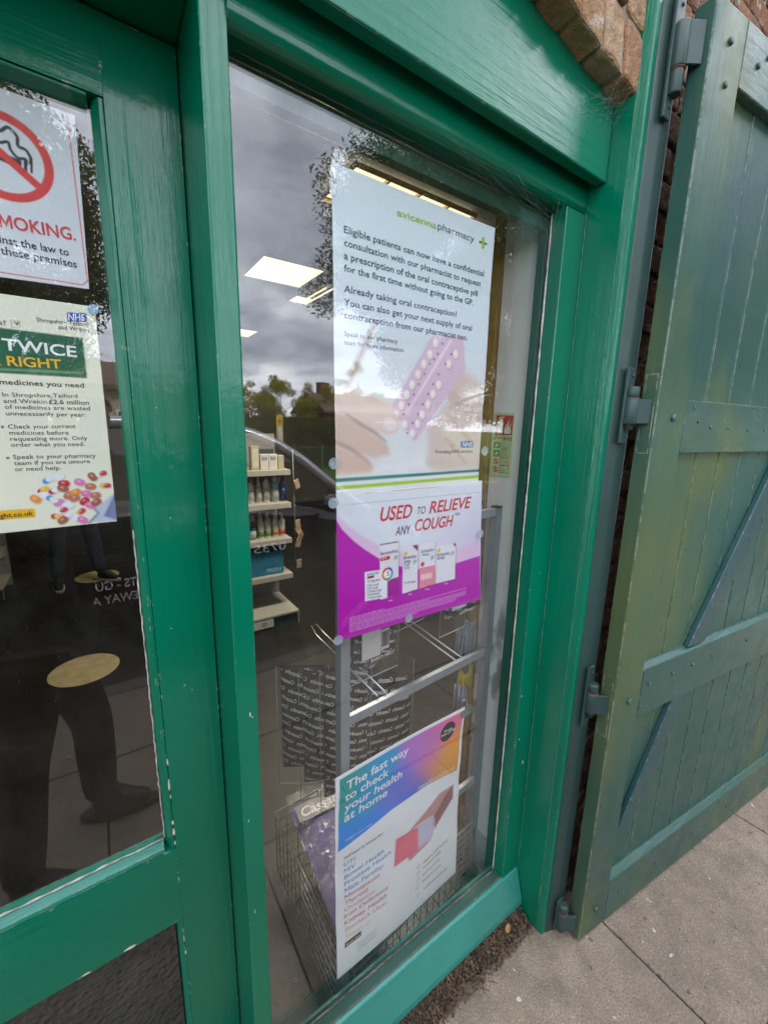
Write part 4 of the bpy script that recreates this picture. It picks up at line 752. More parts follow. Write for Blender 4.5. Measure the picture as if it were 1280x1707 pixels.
def paint_med(cv, p):
    x0 = -.14; pn = p['panel']
    cv.poly([(x0, pn[0][1]), pn[1], pn[2], (x0, pn[3][1] + .005)], (16, 96, 66), .0007)
    cv.poly([(pn[0][0] - .02, pn[0][1] + .004), (pn[1][0] - .004, pn[1][1] + .006), (pn[1][0] - .004, pn[1][1] + .010), (pn[0][0] - .02, pn[0][1] + .008)], (110, 160, 120), .0008, .8)
    cv.poly(p['nhs'], (20, 90, 180), .0006)
    t = p['tick']; cv.line(t + t[:1], .0009, (170, 165, 140), .0005); cv.line([(t[0][0] + .004, t[0][1] + .008), (t[0][0] + .007, t[0][1] + .004), (t[2][0] - .002, t[2][1] - .002)], .0016, (40, 40, 40), .0005)
    for q_ in p['dots']: cv.disc(q_, .0018, (30, 30, 30), .0005)
    u = p['url']; cv.poly([(x0, u[0][1]), u[1], u[2], (x0, u[3][1])], (246, 190, 24), .0006)
    cv.poly(p['tray'], (196, 204, 226), .002); cv.line([p['tray'][0], p['tray'][4], p['tray'][3]], .003, (120, 128, 160), .002)
    cv.poly([(p['tray'][1][0], p['tray'][1][1]), (p['tray'][2][0], p['tray'][2][1]), (p['tray'][2][0] - .02, p['tray'][2][1] + .01)], (90, 100, 150), .002, .8)
    cols = [((60, 150, 220), (236, 238, 244)), ((236, 238, 244),) * 2, ((205, 30, 60), (205, 30, 60)), ((226, 130, 190),) * 2, ((170, 96, 80),) * 2, ((240, 240, 246), (214, 50, 80)), ((235, 200, 40), (210, 60, 70)), ((210, 40, 40), (240, 196, 50)), ((240, 240, 246),) * 2, ((205, 30, 60), (240, 240, 246)), ((170, 100, 76),) * 2, ((196, 120, 90),) * 2, ((240, 150, 60),) * 2, ((226, 130, 190),) * 2, ((196, 120, 100),) * 2, ((226, 140, 196),) * 2]
    rg = random.Random(6)
    for i, q_ in enumerate(p['pillspic']):
        c1, c2 = cols[i % len(cols)]; a = rg.uniform(-1, 1); L = .0048 if c1 == c2 else .0085; d = np.array((math.cos(a), math.sin(a))) * L / 2; q_ = np.array(q_); w_ = .0085 if c1 != c2 else .0115
        cv.line([q_ - d + (.001, -.0015), q_ + d + (.001, -.0015)], w_, (170, 160, 140), .0018, .6)
        cv.line([q_ - d, q_], w_, c1, .0007); cv.line([q_ + d * .2, q_ + d], w_, c2, .0007); cv.line([q_ - d * .6 + (-.001, .0018), q_ + d * .5 + (-.001, .0018)], .0014, (255, 255, 255), .0012, .55)
Q = DATA['med']['quad']
sheet('medicine_poster', 'cream medicine poster with a green panel and pills, below the no smoking notice', 'poster', DATA['med'], paint_med, (240, 239, 218), lambda U, V: .0012 * np.sin(V * 11) + .001 * np.sin(U * 16 + V * 6), .0014, quad=[(-.15, Q[0][1] - .006), Q[1], Q[2], (-.15, Q[3][1] + .002)])
# photoluminescent fire extinguisher sign on the white reveal
fd = DATA['fire']
fq = fd['quad']; 
def Fp(u, v, o=0): return (1.0485 - o, .218 - u, 1.545 + v)
fs = thing('fire_extinguisher_sign', 'small pale green fire extinguisher sign with a red square on the white window reveal', 'sign', (1.048, .178, 1.545))
lumi = plain('luminous_board', lin(200, 214, 160), .5, var=.03); fred = plain('sign_red', lin(190, 40, 35), .5, var=.04); fgrn = plain('sign_green', lin(60, 130, 70), .5); fwht = plain('sign_pale', lin(226, 230, 200), .5, var=.02); fdk = plain('sign_text', lin(90, 60, 50), .6)
q = MB(); lo = [Fp(*a) for a in fq]; hi = [Fp(a[0], a[1], .0022) for a in fq]
q.poly(hi); q.poly(lo[::-1])
for i in range(4): q.quad(lo[i], lo[(i + 1) % 4], hi[(i + 1) % 4], hi[i])
q.build('board', lumi, fs)
q = MB(); q.poly([Fp(u, v, .0026) for u, v in fd['poly']['red']]); q.build('red_panel', fred, fs)
q = MB(); r0 = fd['poly']['red']; rc = np.array(r0).mean(0); sx = (r0[1][0] - r0[0][0]); sy = (r0[3][1] - r0[0][1])
fu = lambda a, b_: Fp(rc[0] + a * sx, rc[1] + b_ * sy, .0030)
q.poly([fu(*a) for a in ((-.34, -.40), (-.06, -.40), (-.06, .14), (-.12, .24), (-.28, .24), (-.34, .14))])
q.poly([fu(*a) for a in ((-.26, .24), (-.14, .24), (-.14, .34), (-.26, .34))]); q.poly([fu(*a) for a in ((-.30, .34), (.0, .38), (.0, .43), (-.30, .41))]); q.poly([fu(*a) for a in ((-.34, .36), (-.30, .41), (-.38, .0), (-.42, .0))])
for dx, h_ in ((.10, .5), (.22, .72), (.34, .55)): q.poly([fu(*a) for a in ((dx - .05, -.40), (dx + .06, -.40), (dx + .07, -.40 + h_ * .4), (dx + .02, -.40 + h_ * .55), (dx + .05, -.40 + h_), (dx - .04, -.40 + h_ * .6), (dx - .07, -.40 + h_ * .3))])
q.build('extinguisher_symbol', fwht, fs)
def frame_lines(mb, c4, w_, o):
    c4 = [np.array(a) for a in c4]; ct = sum(c4) / 4
    inn = [ct + (a - ct) * (1 - w_) for a in c4]
    for i in range(4): mb.quad(Fp(*c4[i], o), Fp(*c4[(i + 1) % 4], o), Fp(*inn[(i + 1) % 4], o), Fp(*inn[i], o))
for c_, w_ in [(fd['poly']['lab'], .12)] + [(c_, .09) for c_ in fd['poly']['txt'][2:]]: q = MB(); frame_lines(q, c_, w_, .0026); q.build('red_border', fred, fs)
q = MB(); [frame_lines(q, c_, .09, .0026) for c_ in fd['poly']['txt'][:2]]; [q.poly([Fp(u, v, .0026) for u, v in c_]) for c_ in fd['poly']['cells'][:2]]; q.build('green_cells', fgrn, fs)
q = MB()
for c_ in fd['poly']['cells'][2:]:
    ct = np.array(c_).mean(0); rr_ = .010
    for i in range(20):
        a0, a1 = 2 * math.pi * i / 20, 2 * math.pi * (i + 1) / 20; g_ = lambda a, r_: Fp(ct[0] + math.cos(a) * r_, ct[1] + math.sin(a) * r_, .0026)
        q.quad(g_(a0, rr_), g_(a1, rr_), g_(a1, rr_ * .72), g_(a0, rr_ * .72))
    q.quad(*[Fp(ct[0] + a, ct[1] + b_, .0028) for a, b_ in ((-.0075, .0055), (-.0055, .0075), (.0075, -.0055), (.0055, -.0075))])
    q.quad(*[Fp(ct[0] + a, ct[1] + b_, .00265) for a, b_ in ((-.002, -.006), (.002, -.006), (.002, .006), (-.002, .006))])
q.build('prohibition_rings', fred, fs)
q = MB()
for c_ in fd['poly']['cells'][:2]:
    ct = np.array(c_).mean(0)
    q.poly([Fp(ct[0] + a, ct[1] + b_, .0030) for a, b_ in ((-.006, -.006), (.002, -.004), (.006, .006), (-.001, .003))])
q.build('cell_symbols', fwht, fs)
acc = [[], []]
lab = fd['poly']['lab']; put_text(acc, 'Foam Spray', lab[0][0] + .006, lab[0][1] + .004, lab[1][0] - .006, lab[1][1] + .003, .0085, .6)
for c_, t_ in zip(fd['poly']['txt'], (('Safe for use', 'on wood, paper', 'and textiles'), ('Safe for use', 'on flammable', 'liquids'), ('Do not use', 'on electrical', 'equipment'), ('Do not use', 'on flammable', 'metal fires'))):
    for j, s_ in enumerate(t_): y = c_[3][1] - .0085 - j * .0072; put_text(acc, s_, c_[0][0] + .003, y, c_[0][0] + .003 + len(s_) * .0019, y, .0042)
tm = bpy.data.meshes.new('lettering'); tm.from_pydata([Fp(u, v, .0029) for u, v in acc[0]], [], acc[1]); finish('lettering', tm, fdk, fs)

# clear suction cups that hold the posters
cupm = NT('clear_rubber'); a1 = cupm.n('ShaderNodeBsdfTransparent'); a2 = cupm.n('ShaderNodeBsdfPrincipled'); a2.inputs['Base Color'].default_value = (.55, .66, .70, 1); a2.inputs['Roughness'].default_value = .2; am_ = cupm.n('ShaderNodeMixShader'); am_.inputs[0].default_value = .38; cupm.l(a1.outputs[0], am_.inputs[1]); cupm.l(a2.outputs[0], am_.inputs[2]); cupm.l(am_.outputs[0], cupm.o.inputs['Surface'])
cup0 = None
for (x, z, lb) in ((.391, 1.621, 'clear suction cup at the left edge of the tall poster, above the green stripe'), (.389, 1.540, 'clear suction cup at the top left corner of the cough poster'), (.400, 1.229, 'clear suction cup at the bottom left corner of the magenta poster'), (.598, 1.231, 'clear suction cup under the middle of the magenta poster'), (.830, 1.640, 'clear suction cup at the right edge of the tall poster, beside the fire sign'), (.835, 1.417, 'clear suction cup at the right edge of the cough poster')):
    if cup0 is None:
        cup0 = thing('suction_cup', lb, 'suction cup', (x, .048, z), 0, 'suction cups holding the window posters')
        MB().lathe([(.0118, 0), (.0118, .0010), (.009, .003), (.005, .0052), (.005, .0072), (.0015, .0076)], (x, .0481, z), 20, axis=(0, 1, 0)).build('disc', cupm.m, cup0)
        MB().lathe([(.003, 0), (.004, .0012), (.003, .003)], (x, .0556, z), 12, axis=(0, 1, 0)).build('knob', cupm.m, cup0)
    else: dup(cup0, (x, .048, z), label=lb)
# creased corner of clear tape above the tall poster
q = MB(); P_ = [(.386, 2.14), (.396, 2.176), (.418, 2.182), (.428, 2.166), (.402, 2.150), (.398, 2.105), (.386, 2.10)]
q.prism(P_, 'y', .0525, .0531, 0); tag(q.build('sticky_tape', film('clear_tape', .3), None, (.40, .0528, 2.10)), 'crumpled clear sticky tape at the top left corner of the tall poster', 'tape')
pin = MB().lathe([(.0075, 0), (.0075, .001), (.004, .004), (.0045, .007)], (.0155, .1746, 1.874), 16, axis=(0, 1, 0)).build('adhesive_tack', plain('pale_blue_putty', (.25, .42, .6), .5), None, (.0155, .1746, 1.874)); tag(pin, 'pale blue tack at the top right corner of the cream medicine poster', 'tack')

# ================================================================== INSIDE THE SHOP
k = NT('dark_shop_floor'); c = k.ramp(k.noise(60, 5, .7), [(.3, (.008, .007, .006)), (.7, (.022, .020, .017))]); FLOOR = k.principled(c, .42, 0, k.bump(k.noise(200, 2), .12, .002), .4)
tag(MB().box(-3.2, 5.2, .066, 8.2, -.1, .004, 0).build('shop_floor', FLOOR), kind='structure')
CEIL = plain('ceiling_board', (.30, .295, .28), .9, var=.05)
tag(MB().box(-3.2, 5.2, .205, 8.2, 3.1, 3.25, 0).build('ceiling', CEIL), kind='structure')
IW = plain('shop_wall_paint', (.20, .19, .175), .85, var=.08, scale=4)
iw = thing('shop_wall', 'dim painted walls of the shop interior beyond the glass', 'wall', (1.0, 8, 0))
for (a, b_, c0, d) in ((-3.2, 5.2, 8.0, 8.2), (-3.2, -3.0, .3, 7.999), (5.0, 5.2, .3, 7.999)): MB().box(a, b_, c0, d, 0, 3.09, 0).build('wall_panel', IW, iw)
MB().box(-3.2, -.875, .20, .30, 0, 3.09, 0).build('wall_panel', IW, iw); MB().box(1.206, 5.2, .252, .30, 0, 3.09, 0).build('wall_panel', IW, iw); MB().box(-.874, 1.2, .202, .26, 2.65, 3.09, 0).build('wall_panel', IW, iw)
k = NT('scuffed_white_reveal'); zs = k.n('ShaderNodeSeparateXYZ'); k.l(k.geo.outputs['Position'], zs.inputs[0])
base = k.ramp(k.noise(3, 3), [(.3, (.74, .72, .68)), (.7, (.82, .80, .77))])
st_ = k.math('MULTIPLY', k.mr(k.noise(9, 3, .5, (1, 1, .55)), .56, .62, 0, 1), k.mr(zs.outputs['Z'], 1.25, 1.05, 0, .75), True)
c = k.mix(st_, base, (.16, .145, .13)); c = k.mix(k.mr(k.noise(170, 2), .72, .76, 0, .6), c, (.15, .14, .12)); REV = k.principled(c, .75, 0, k.bump(k.noise(30, 4), .15, .004), .3)
rv = thing('window_reveal', 'scuffed white plaster reveal at the right inside the window', 'wall', (1.1, .15, 0))
MB().box(1.0492, 1.2015, .0856, .222, 0, 2.62, .002).build('plaster', REV, rv)
MB().box(1.038, 1.0488, .090, .222, .075, .215, .003).build('skirting', plain('grey_skirting', (.42, .41, .39), .5), rv)
wp = thing('wooden_upright', 'brown stained wooden upright behind the white window reveal', 'timber post', (1.10, .245, 0))
WOODM = NT('brown_wood'); c = WOODM.ramp(WOODM.noise(1, 5, .6, (90, 90, 3)), [(.3, (.13, .07, .025)), (.7, (.30, .17, .06))]); WOODM.principled(c, .5, 0, WOODM.bump(WOODM.noise(1, 4, .6, (90, 90, 3)), .2, .003)); 
MB().box(1.035, 1.16, .2225, .252, 0, 2.6, .003).build('upright', WOODM.m, wp)
q = MB().box(1.032, 1.0348, .2235, .251, 0, 2.6, .0005); q.build('edge_strip', plain('ochre_edge', (.36, .22, .05), .5, var=.25), wp)
# ---- lit ceiling panels
LAMP = NT('lit_diffuser'); em = LAMP.n('ShaderNodeEmission'); em.inputs[0].default_value = (1, .86, .58, 1); em.inputs[1].default_value = .30; LAMP.l(em.outputs[0], LAMP.o.inputs['Surface'])
WHT = plain('white_metal', (.62, .61, .58), .4, var=.04)
def panel(x0, x1, y0, y1, label):
    t = thing('ceiling_light', label, 'ceiling light', ((x0 + x1) / 2, (y0 + y1) / 2, 3.07), 0, 'flat lit panels in the shop ceiling')
    MB().box(x0, x1, y0, y1, 3.072, 3.08, 0).build('diffuser', LAMP.m, t)
    f = MB()
    for a in ((x0 - .02, x0 - .0005, y0 - .02, y1 + .02), (x1 + .0005, x1 + .02, y0 - .02, y1 + .02)): f.box(*a, 3.068, 3.098, .002)
    for a in ((x0, x1, y0 - .02, y0 - .0005), (x0, x1, y1 + .0005, y1 + .02)): f.box(*a, 3.068, 3.098, .002)
    f.build('frame', WHT, t)
    al = bpy.data.lights.new('panel_light', 'AREA'); al.shape = 'RECTANGLE'; al.size = x1 - x0; al.size_y = y1 - y0; al.energy = 3; al.color = (1, .86, .62); ao = bpy.data.objects.new('panel_light', al); COL.objects.link(ao); ao.parent = t; ao.location = (0, 0, -.01)
panel(1.29, 1.84, 3.0, 3.57, 'large square lit panel nearest the mullion, left of the tall poster')
panel(1.93, 2.13, 3.84, 4.07, 'second lit panel, smaller behind the first, by the poster edge')
panel(1.56, 2.15, 5.85, 6.35, 'third lit panel, a small sliver further back in the shop')
lv = thing('louvred_light', 'louvred ceiling light glowing just above the tall poster', 'ceiling light', (1.55, 1.8, 3.0), 0)
lq = MB()
for i in range(4): lq.box(1.275 + i * .225, 1.485 + i * .225, 1.50, 1.86, 3.062, 3.072, 0)
lq.build('tube', LAMP.m, lv)
GLV = plain('gold_louvre', (.62, .47, .22), .25, .8, var=.1); f = MB()
for i in range(5): f.box(1.262 + i * .225, 1.272 + i * .225, 1.46, 1.90, 3.044, 3.07, .001)
for j in range(5): f.box(1.262, 2.172, 1.462 + j * .106, 1.474 + j * .106, 3.044, 3.069, .001)
f.build('louvre', GLV, lv)
al = bpy.data.lights.new('louvre_light', 'AREA'); al.shape = 'RECTANGLE'; al.size = .9; al.size_y = .4; al.energy = 20; al.color = (1, .90, .74); ao = bpy.data.objects.new('louvre_light', al); COL.objects.link(ao); ao.parent = lv; ao.location = (.17, -.12, -.03)
lb = thing('strip_light', 'thin pair of gold light rails above the top right of the tall poster', 'ceiling light', (2.35, 1.62, 3.0), .25)
for d in (0, .05): MB().box(-.35, .35, -.01 + d, .012 + d, .06, .075, 0, 2, WM[lb.name]).build('tube', LAMP.m, lb)
lb2 = thing('strip_light', 'thin pair of gold light rails beside the tree reflection', 'ceiling light', (2.12, 3.72, 3.0), R(90))
for d in (0, .07): MB().box(-.33, .33, -.01 + d, .004 + d, .06, .07, 0, 2, WM[lb2.name]).build('tube', LAMP.m, lb2)

# ---- shelving bay
SHM = plain('cream_shelf_metal', (.42, .40, .34), .45, var=.06)
def shelving(x0, x1, y, label, name='shelving_bay'):
    t = thing(name, label, 'shelves', ((x0 + x1) / 2, y + .2, 0))
    MB().box(x0, x1, y + .36, y + .40, 0, 1.62, .003).build('back_panel', plain('grey_back_panel', (.22, .22, .21), .6), t)
    for z in (1.335, 1.055, .745, .425):
        MB().prism([(y, z), (y, z - .045), (y + .012, z - .045), (y + .30, z - .022), (y + .36, z - .022), (y + .36, z)], 'x', x0, x1, .002, 2).build('shelf', SHM, t)
        [MB().prism([(y + .03, z - .048), (y + .35, z - .03), (y + .35, z - .11)], 'x', xx, xx + .004, 0).build('bracket', SHM, t) for xx in (x0 + .01, x1 - .014)]
    MB().box(x0, x1, y - .12, y + .36, .105, .125, .003).build('base_shelf', SHM, t)
    MB().box(x0 + .01, x1 - .01, y - .10, y - .09, .004, .104, 0).build('plinth', plain('dark_green_plinth', (.012, .05, .03), .5), t)
    MB().box(x1 - .006, x1, y - .12, y - .112, .004, .104, 0).build('foot', SHM, t)
    return t
sv = shelving(.28, 1.315, 2.6, 'cream metal shelving bay of bottles and boxes, behind the window left of the posters')
shelving(-2.10, -.87, 4.5, 'empty cream shelving bay in the dark behind the door', 'shelving_bay')
def shop_item_box(name, lb, x, y, z, w_, d_, h_, m_, face=None, txt=None, ink_='dark', group=None):
    t = thing(name, lb, 'box', (x, y, z), 0, group)
    MB().box(x - w_ / 2, x + w_ / 2, y - d_ / 2, y + d_ / 2, z, z + h_, .002).build('carton', m_, t)
    if face: MB().box(x - w_ * .36, x + w_ * .36, y - d_ / 2 - .0012, y - d_ / 2 - .0003, z + h_ * face[0], z + h_ * face[1], 0).build('label_panel', face[2], t)
    if txt:
        acc = [[], []]
        for (s_, a, b_, v, c_, bo) in txt: put_text(acc, s_, -w_ / 2 + a * w_, v * h_, -w_ / 2 + b_ * w_, v * h_, c_ * h_, bo)
        tm = bpy.data.meshes.new('lettering'); tm.from_pydata([(x + u, y - d_ / 2 - .0018, z + v) for u, v in acc[0]], [], acc[1]); finish('lettering', tm, ink(ink_), t)
    return t
tanp = plain('tan_carton', (.42, .36, .24), .6, var=.1); whp = plain('white_carton', (.55, .55, .50), .6, var=.06); dkp = plain('dark_carton', (.03, .03, .035), .5); blp = plain('blue_carton', (.02, .16, .26), .5, var=.15)
shop_item_box('carton', 'tall tan carton at the left of the top shelf', 1.045, 2.70, 1.3352, .065, .06, .19, tanp, (.1, .9, plain('cream_label', (.55, .52, .40), .6)), group='cartons on the top shelf')
shop_item_box('carton', 'left of the two pale numbered cartons on the top shelf', 1.122, 2.70, 1.3352, .070, .06, .125, whp, None, [('50', .15, .8, .62, .22, .8)], 'greyt', group='cartons on the top shelf')
shop_item_box('carton', 'right of the two pale numbered cartons on the top shelf', 1.196, 2.70, 1.3352, .070, .06, .125, whp, None, [('50', .15, .8, .62, .22, .8)], 'greyt', group='cartons on the top shelf')
shop_item_box('carton', 'small tan carton at the right of the top shelf', 1.262, 2.70, 1.3352, .050, .06, .115, tanp, group='cartons on the top shelf')
shop_item_box('carton', 'black flat carton behind the pale numbered cartons', 1.17, 2.80, 1.3352, .13, .07, .165, dkp, group='cartons on the top shelf')
shop_item_box('carton', 'wide blue carton on the lowest raised shelf', 1.10, 2.76, .4252, .30, .22, .205, blp, None, [('FRESH', .50, .92, .12, .16, 1.)], 'skyb')
def bottle(lb, x, y, z, h_, r_, body, cap, pump=False, band=None, group=None, lab=None):
    t = thing('bottle', lb, 'bottle', (x, y, z), 0, group)
    MB().lathe([(r_ * .9, 0), (r_, .006), (r_, h_ * .62), (r_ * .86, h_ * .70), (r_ * .38, h_ * .77), (r_ * .38, h_ * .80)], (x, y, z), 18).build('body', body, t)
    c_ = MB()
    if pump: c_.lathe([(r_ * .5, 0), (r_ * .5, h_ * .07), (r_ * .16, h_ * .08), (r_ * .16, h_ * .15)], (x, y, z + h_ * .80), 12); c_.box(x - r_ * .9, x + r_ * .25, y - r_ * .22, y + r_ * .22, z + h_ * .945, z + h_, .002)
    else: c_.lathe([(r_ * .5, 0), (r_ * .46, h_ * .19), (r_ * .3, h_ * .20)], (x, y, z + h_ * .80), 14)
    c_.build('pump' if pump else 'cap', cap, t)
    MB().lathe([(r_ * 1.012, h_ * .08), (r_ * 1.012, h_ * (.30 if band else .5))], (x, y, z), 18).build('label_band', band or lab or whp, t)
    return t
whb = plain('white_plastic', (.62, .60, .56), .35, var=.04); redc = plain('red_plastic', (.42, .03, .03), .35); clr = plain('pale_blue_plastic', (.30, .42, .46), .2); nvy = plain('navy_plastic', (.02, .04, .13), .3); cream_l = plain('cream_label', (.55, .52, .40), .6)
g2 = 'bottles on the second shelf'
bottle('white bottle with a red cap, leftmost on the second shelf', 1.010, 2.72, 1.0552, .215, .030, whb, redc, group=g2)
bottle('short cream bottle on the second shelf, between the red capped bottles', 1.078, 2.72, 1.0552, .175, .026, cream_l, whb, group=g2)
bottle('white bottle with a tall red pump, middle of the second shelf', 1.142, 2.72, 1.0552, .245, .029, whb, redc, True, group=g2)
bottle('pale clear blue bottle on the second shelf', 1.218, 2.72, 1.0552, .215, .032, clr, whb, group=g2)
bottle('dark navy bottle at the right of the second shelf', 1.285, 2.72, 1.0552, .225, .029, nvy, nvy, group=g2, lab=nvy)
g3 = 'pump bottles on the third shelf'
for i, (x, cc, nm) in enumerate(((1.085, (.10, .26, .05), 'green based white pump bottle, leftmost of the four on the third shelf'), (1.145, (.16, .30, .08), 'pale green based white pump bottle, second of the four on the third shelf'), (1.210, (.50, .25, .05), 'orange based white pump bottle on the third shelf'), (1.270, (.50, .09, .05), 'red based white pump bottle at the right of the third shelf'))):
    bottle(nm, x, 2.72, .7452, .205, .027, whb, whb, True, plain('band_%d' % i, cc, .5), g3)
bottle('squat teal bottle at the left of the third shelf', 1.015, 2.72, .7452, .15, .030, plain('teal_plastic', (.02, .2, .25), .4), nvy, group=g3)
g4 = 'bottles in the back rows of the shelves'
b0 = bottle('plain cream bottle in the back row of the second or third shelf', 1.05, 2.83, 1.0552, .20, .028, cream_l, whb, group=g4)
for i, (x, z) in enumerate(((1.11, 1.0552), (1.18, 1.0552), (1.25, 1.0552), (1.05, .7452), (1.115, .7452), (1.18, .7452), (1.245, .7452))): dup(b0, (x, 2.83, z))
for i in range(9): bottle('bottle at the far left of the shelves, hidden from the street by the mullion', .36 + i * .068, 2.72, (1.3352, 1.0552, .7452)[i % 3], .19, .029, (whb, clr, cream_l)[i % 3], (nvy, redc, whb)[i % 3], group='bottles at the far left of the shelves')
tk = thing('shelf_ticket', 'white ticket hanging from the front of the bottom shelf', 'ticket', (1.02, 2.478, .03))
MB().box(.90, 1.085, 2.4755, 2.4785, .03, .098, 0).build('card', whp, tk)
acc = [[], []]; put_text(acc, 'ED', .985, .052, 1.03, .052, .028, .8); tm = bpy.data.meshes.new('lettering'); tm.from_pydata([(u, 2.4748, v) for u, v in acc[0]], [], acc[1]); finish('lettering', tm, ink('dark'), tk)
cs = thing('clip_strip', 'hanging strip of small tan sachets at the right of the shelving', 'clip strip', (1.345, 2.62, .55))
MB().tube([(1.345, 2.62, 1.50), (1.35, 2.62, 1.0), (1.347, 2.62, .52)], .003, 6).build('strip', plain('clear_strip', (.3, .3, .28), .3), cs)
rng = random.Random(4)
for i, z in enumerate((1.21, .86, .80, .74, .69, .50)):
    a = rng.uniform(-.5, .5); x = 1.375 + rng.uniform(-.01, .02); s_ = .035
    q = MB().box(-s_ * .8, s_ * .8, -.006, .006, -s_ * 1.1, s_ * 1.1, .003, 2, Matrix.Translation((x, 2.60, z)) @ Matrix.Rotation(a, 4, 'Y') @ Matrix.Rotation(.4, 4, 'Z')); q.build('sachet', plain('tan_sachet', (.38, .27, .17), .4, var=.3), cs)

# ---- display rack, packets and basket in the window
RK = plain('silver_grey_tube', (.30, .33, .36), .35, .35, var=.08, spec=.6)
RA = math.atan(.0828)
rk = thing('display_rack', 'silver grey metal display rack standing behind the posters', 'rack', (.74, .137, 0), RA)
RM = WM[rk.name]
def rbox(x0, x1, y0, y1, z0, z1, bv=.002): return MB().box(x0, x1, y0, y1, z0, z1, bv, 2, RM)
for s_ in (-1, 1): rbox(s_ * .292 - .014, s_ * .292 + .014, -.01, .016, .006, 1.452).build('upright', RK, rk)
for z in (1.44, .955, .445): rbox(-.2775, .2775, -.006, .010, z - .013, z + .013).build('crossbar', RK, rk)
for s_ in (-1, 1):
    rbox(s_ * .292 - .013, s_ * .292 + .013, -.011, .017, 1.4522, 1.458).build('end_cap', plain('black_cap', (.02, .02, .022), .5), rk)
wire = plain('bright_wire', (.45, .46, .46), .3, .7)
for (x, z, ln) in ((-.16, .975, .38), (.16, .965, .36), (-.02, 1.40, .30), (.20, 1.40, .28)):
    P0 = [RM @ Vector(p) for p in ((x - .014, .01, z), (x - .014, ln * .9, z + .04), (x - .010, ln, z + .055), (x + .010, ln, z + .055), (x + .014, ln * .9, z + .04), (x + .014, .01, z))]
    MB().tube(P0, .0028, 8).build('hook', wire, rk)
BLK = NT('black_packet_card'); c = BLK.ramp(BLK.noise(12, 4), [(.3, (.012, .011, .011)), (.7, (.028, .026, .026))]); BLK.principled(c, .42, 0, BLK.bump(BLK.noise(16, 3), .25, .01))
FILM = film('packet_film', .07); PATI = plain('packet_print', (.88, .87, .85), .5, var=.05)
def packet(lb, loc, rz, w_, h_, ang, rows, step, cap, bulge=.02, hem=.06, round_=False, extra=None, tilt=0., group='black patterned packets on the rack', word='Cassandra', mirror=True):
    """a soft black packet, printed all over, inside a clear bag with a hem below"""
    t = thing('printed_packet', lb, 'packet', loc, 0, group)
    M = Matrix.Translation(loc) @ Matrix.Rotation(rz, 4, 'Z') @ Matrix.Rotation(tilt, 4, 'Y')
    nu, nv = 15, 19
    def prof(a, b_): return bulge * (max(0, 1 - abs(a) ** 3) * max(0, 1 - abs(b_) ** 3)) + .003
    def shape(a, b_):
        x, z = a * w_ / 2, (b_ + 1) * h_ / 2
        if round_:
            f = 1 - .28 * max(0, b_) ** 3; x *= f
            z -= .30 * h_ * max(0, b_) * abs(a) ** 2.5 * .6
        return x, z
    def dep(a, b_): return prof(a, b_) + .0035 * mnoise.noise(Vector((a * 2.3 + loc[0] * 9, b_ * 2.6, loc[1] * 7)))
    q = MB()
    for sgn in (-1, 1):
        vs = [[q.b.verts.new(M @ Vector((shape(a, b_)[0], sgn * dep(a, b_) if abs(a) < 1 and abs(b_) < 1 else sgn * .0015, shape(a, b_)[1]))) for a in np.linspace(-1, 1, nu)] for b_ in np.linspace(-1, 1, nv)]
        for i in range(nv - 1):
            for j in range(nu - 1):
                f_ = (vs[i][j], vs[i][j + 1], vs[i + 1][j + 1], vs[i + 1][j]); f = q.b.faces.new(f_ if sgn < 0 else f_[::-1]); f.smooth = True
    q.build('wrapper', BLK.m, t)
    acc = [[], []]; ca, sa = math.cos(ang), math.sin(ang); L = cap * 4.6
    for r_ in range(-rows, rows + 1):
        for c_ in range(-4, 5):
            u0, v0 = c_ * L * 1.22 + r_ * L * .37, r_ * step
            X, Z = u0 * ca - v0 * sa, h_ / 2 + u0 * sa + v0 * ca; X1, Z1 = X + L * ca, Z + L * sa
            put_text(acc, word, X, Z, X1, Z1, cap, 1.1, .2, mirror)
    arr = np.array(acc[0]); keep = []
    inside = np.zeros(len(arr), bool); pos = []
    for i, (x, z) in enumerate(arr):
        b_ = z / h_ * 2 - 1; f = (1 - .28 * max(0, b_) ** 3) if round_ else 1; a = x / (w_ / 2) / f
        ok = abs(a) < .97 and abs(b_) < .97
        if ok and round_ and z > h_ * (1 - .09 * 2 * abs(a) ** 2.5) - .004: ok = False
        inside[i] = ok; y = -(dep(max(-.97, min(.97, a)), max(-.97, min(.97, b_))) + .0012); pos.append(M @ Vector((x, y, z)))
    ff = [f for f in acc[1] if all(inside[i] for i in f)]
    tm = bpy.data.meshes.new('printed_pattern'); tm.from_pydata(pos, [], ff); finish('printed_pattern', tm, PATI, t)
    q = MB(); g = .012
    for sgn in (-1, 1):
        yy = -(bulge + .007) if sgn < 0 else bulge + .006
        vs = [[q.b.verts.new(M @ Vector(((w_ / 2 + g) * a, (yy if abs(a) < .99 and b_ > .1 else 0) + .004 * mnoise.noise(Vector((a * 4 + 5, b_ * 6, loc[0] * 11))), -hem + (h_ + hem + g) * b_))) for a in np.linspace(-1, 1, 9)] for b_ in np.linspace(0, 1, 11)]
        for i in range(10):
            for j in range(8): f = q.b.faces.new((vs[i][j], vs[i][j + 1], vs[i + 1][j + 1], vs[i + 1][j])); f.smooth = True
    q.build('clear_bag', FILM, t)
    q = MB(); q.tube([M @ Vector(p) for p in ((-w_ / 2 - g, -.002, -hem), (w_ / 2 + g, -.002, -hem))], .0014, 5); q.tube([M @ Vector(p) for p in ((-w_ / 2 - g, -.002, -hem), (-w_ / 2 - g, -.002, h_))], .0008, 5); q.tube([M @ Vector(p) for p in ((w_ / 2 + g, -.002, -hem), (w_ / 2 + g, -.002, h_))], .0008, 5)
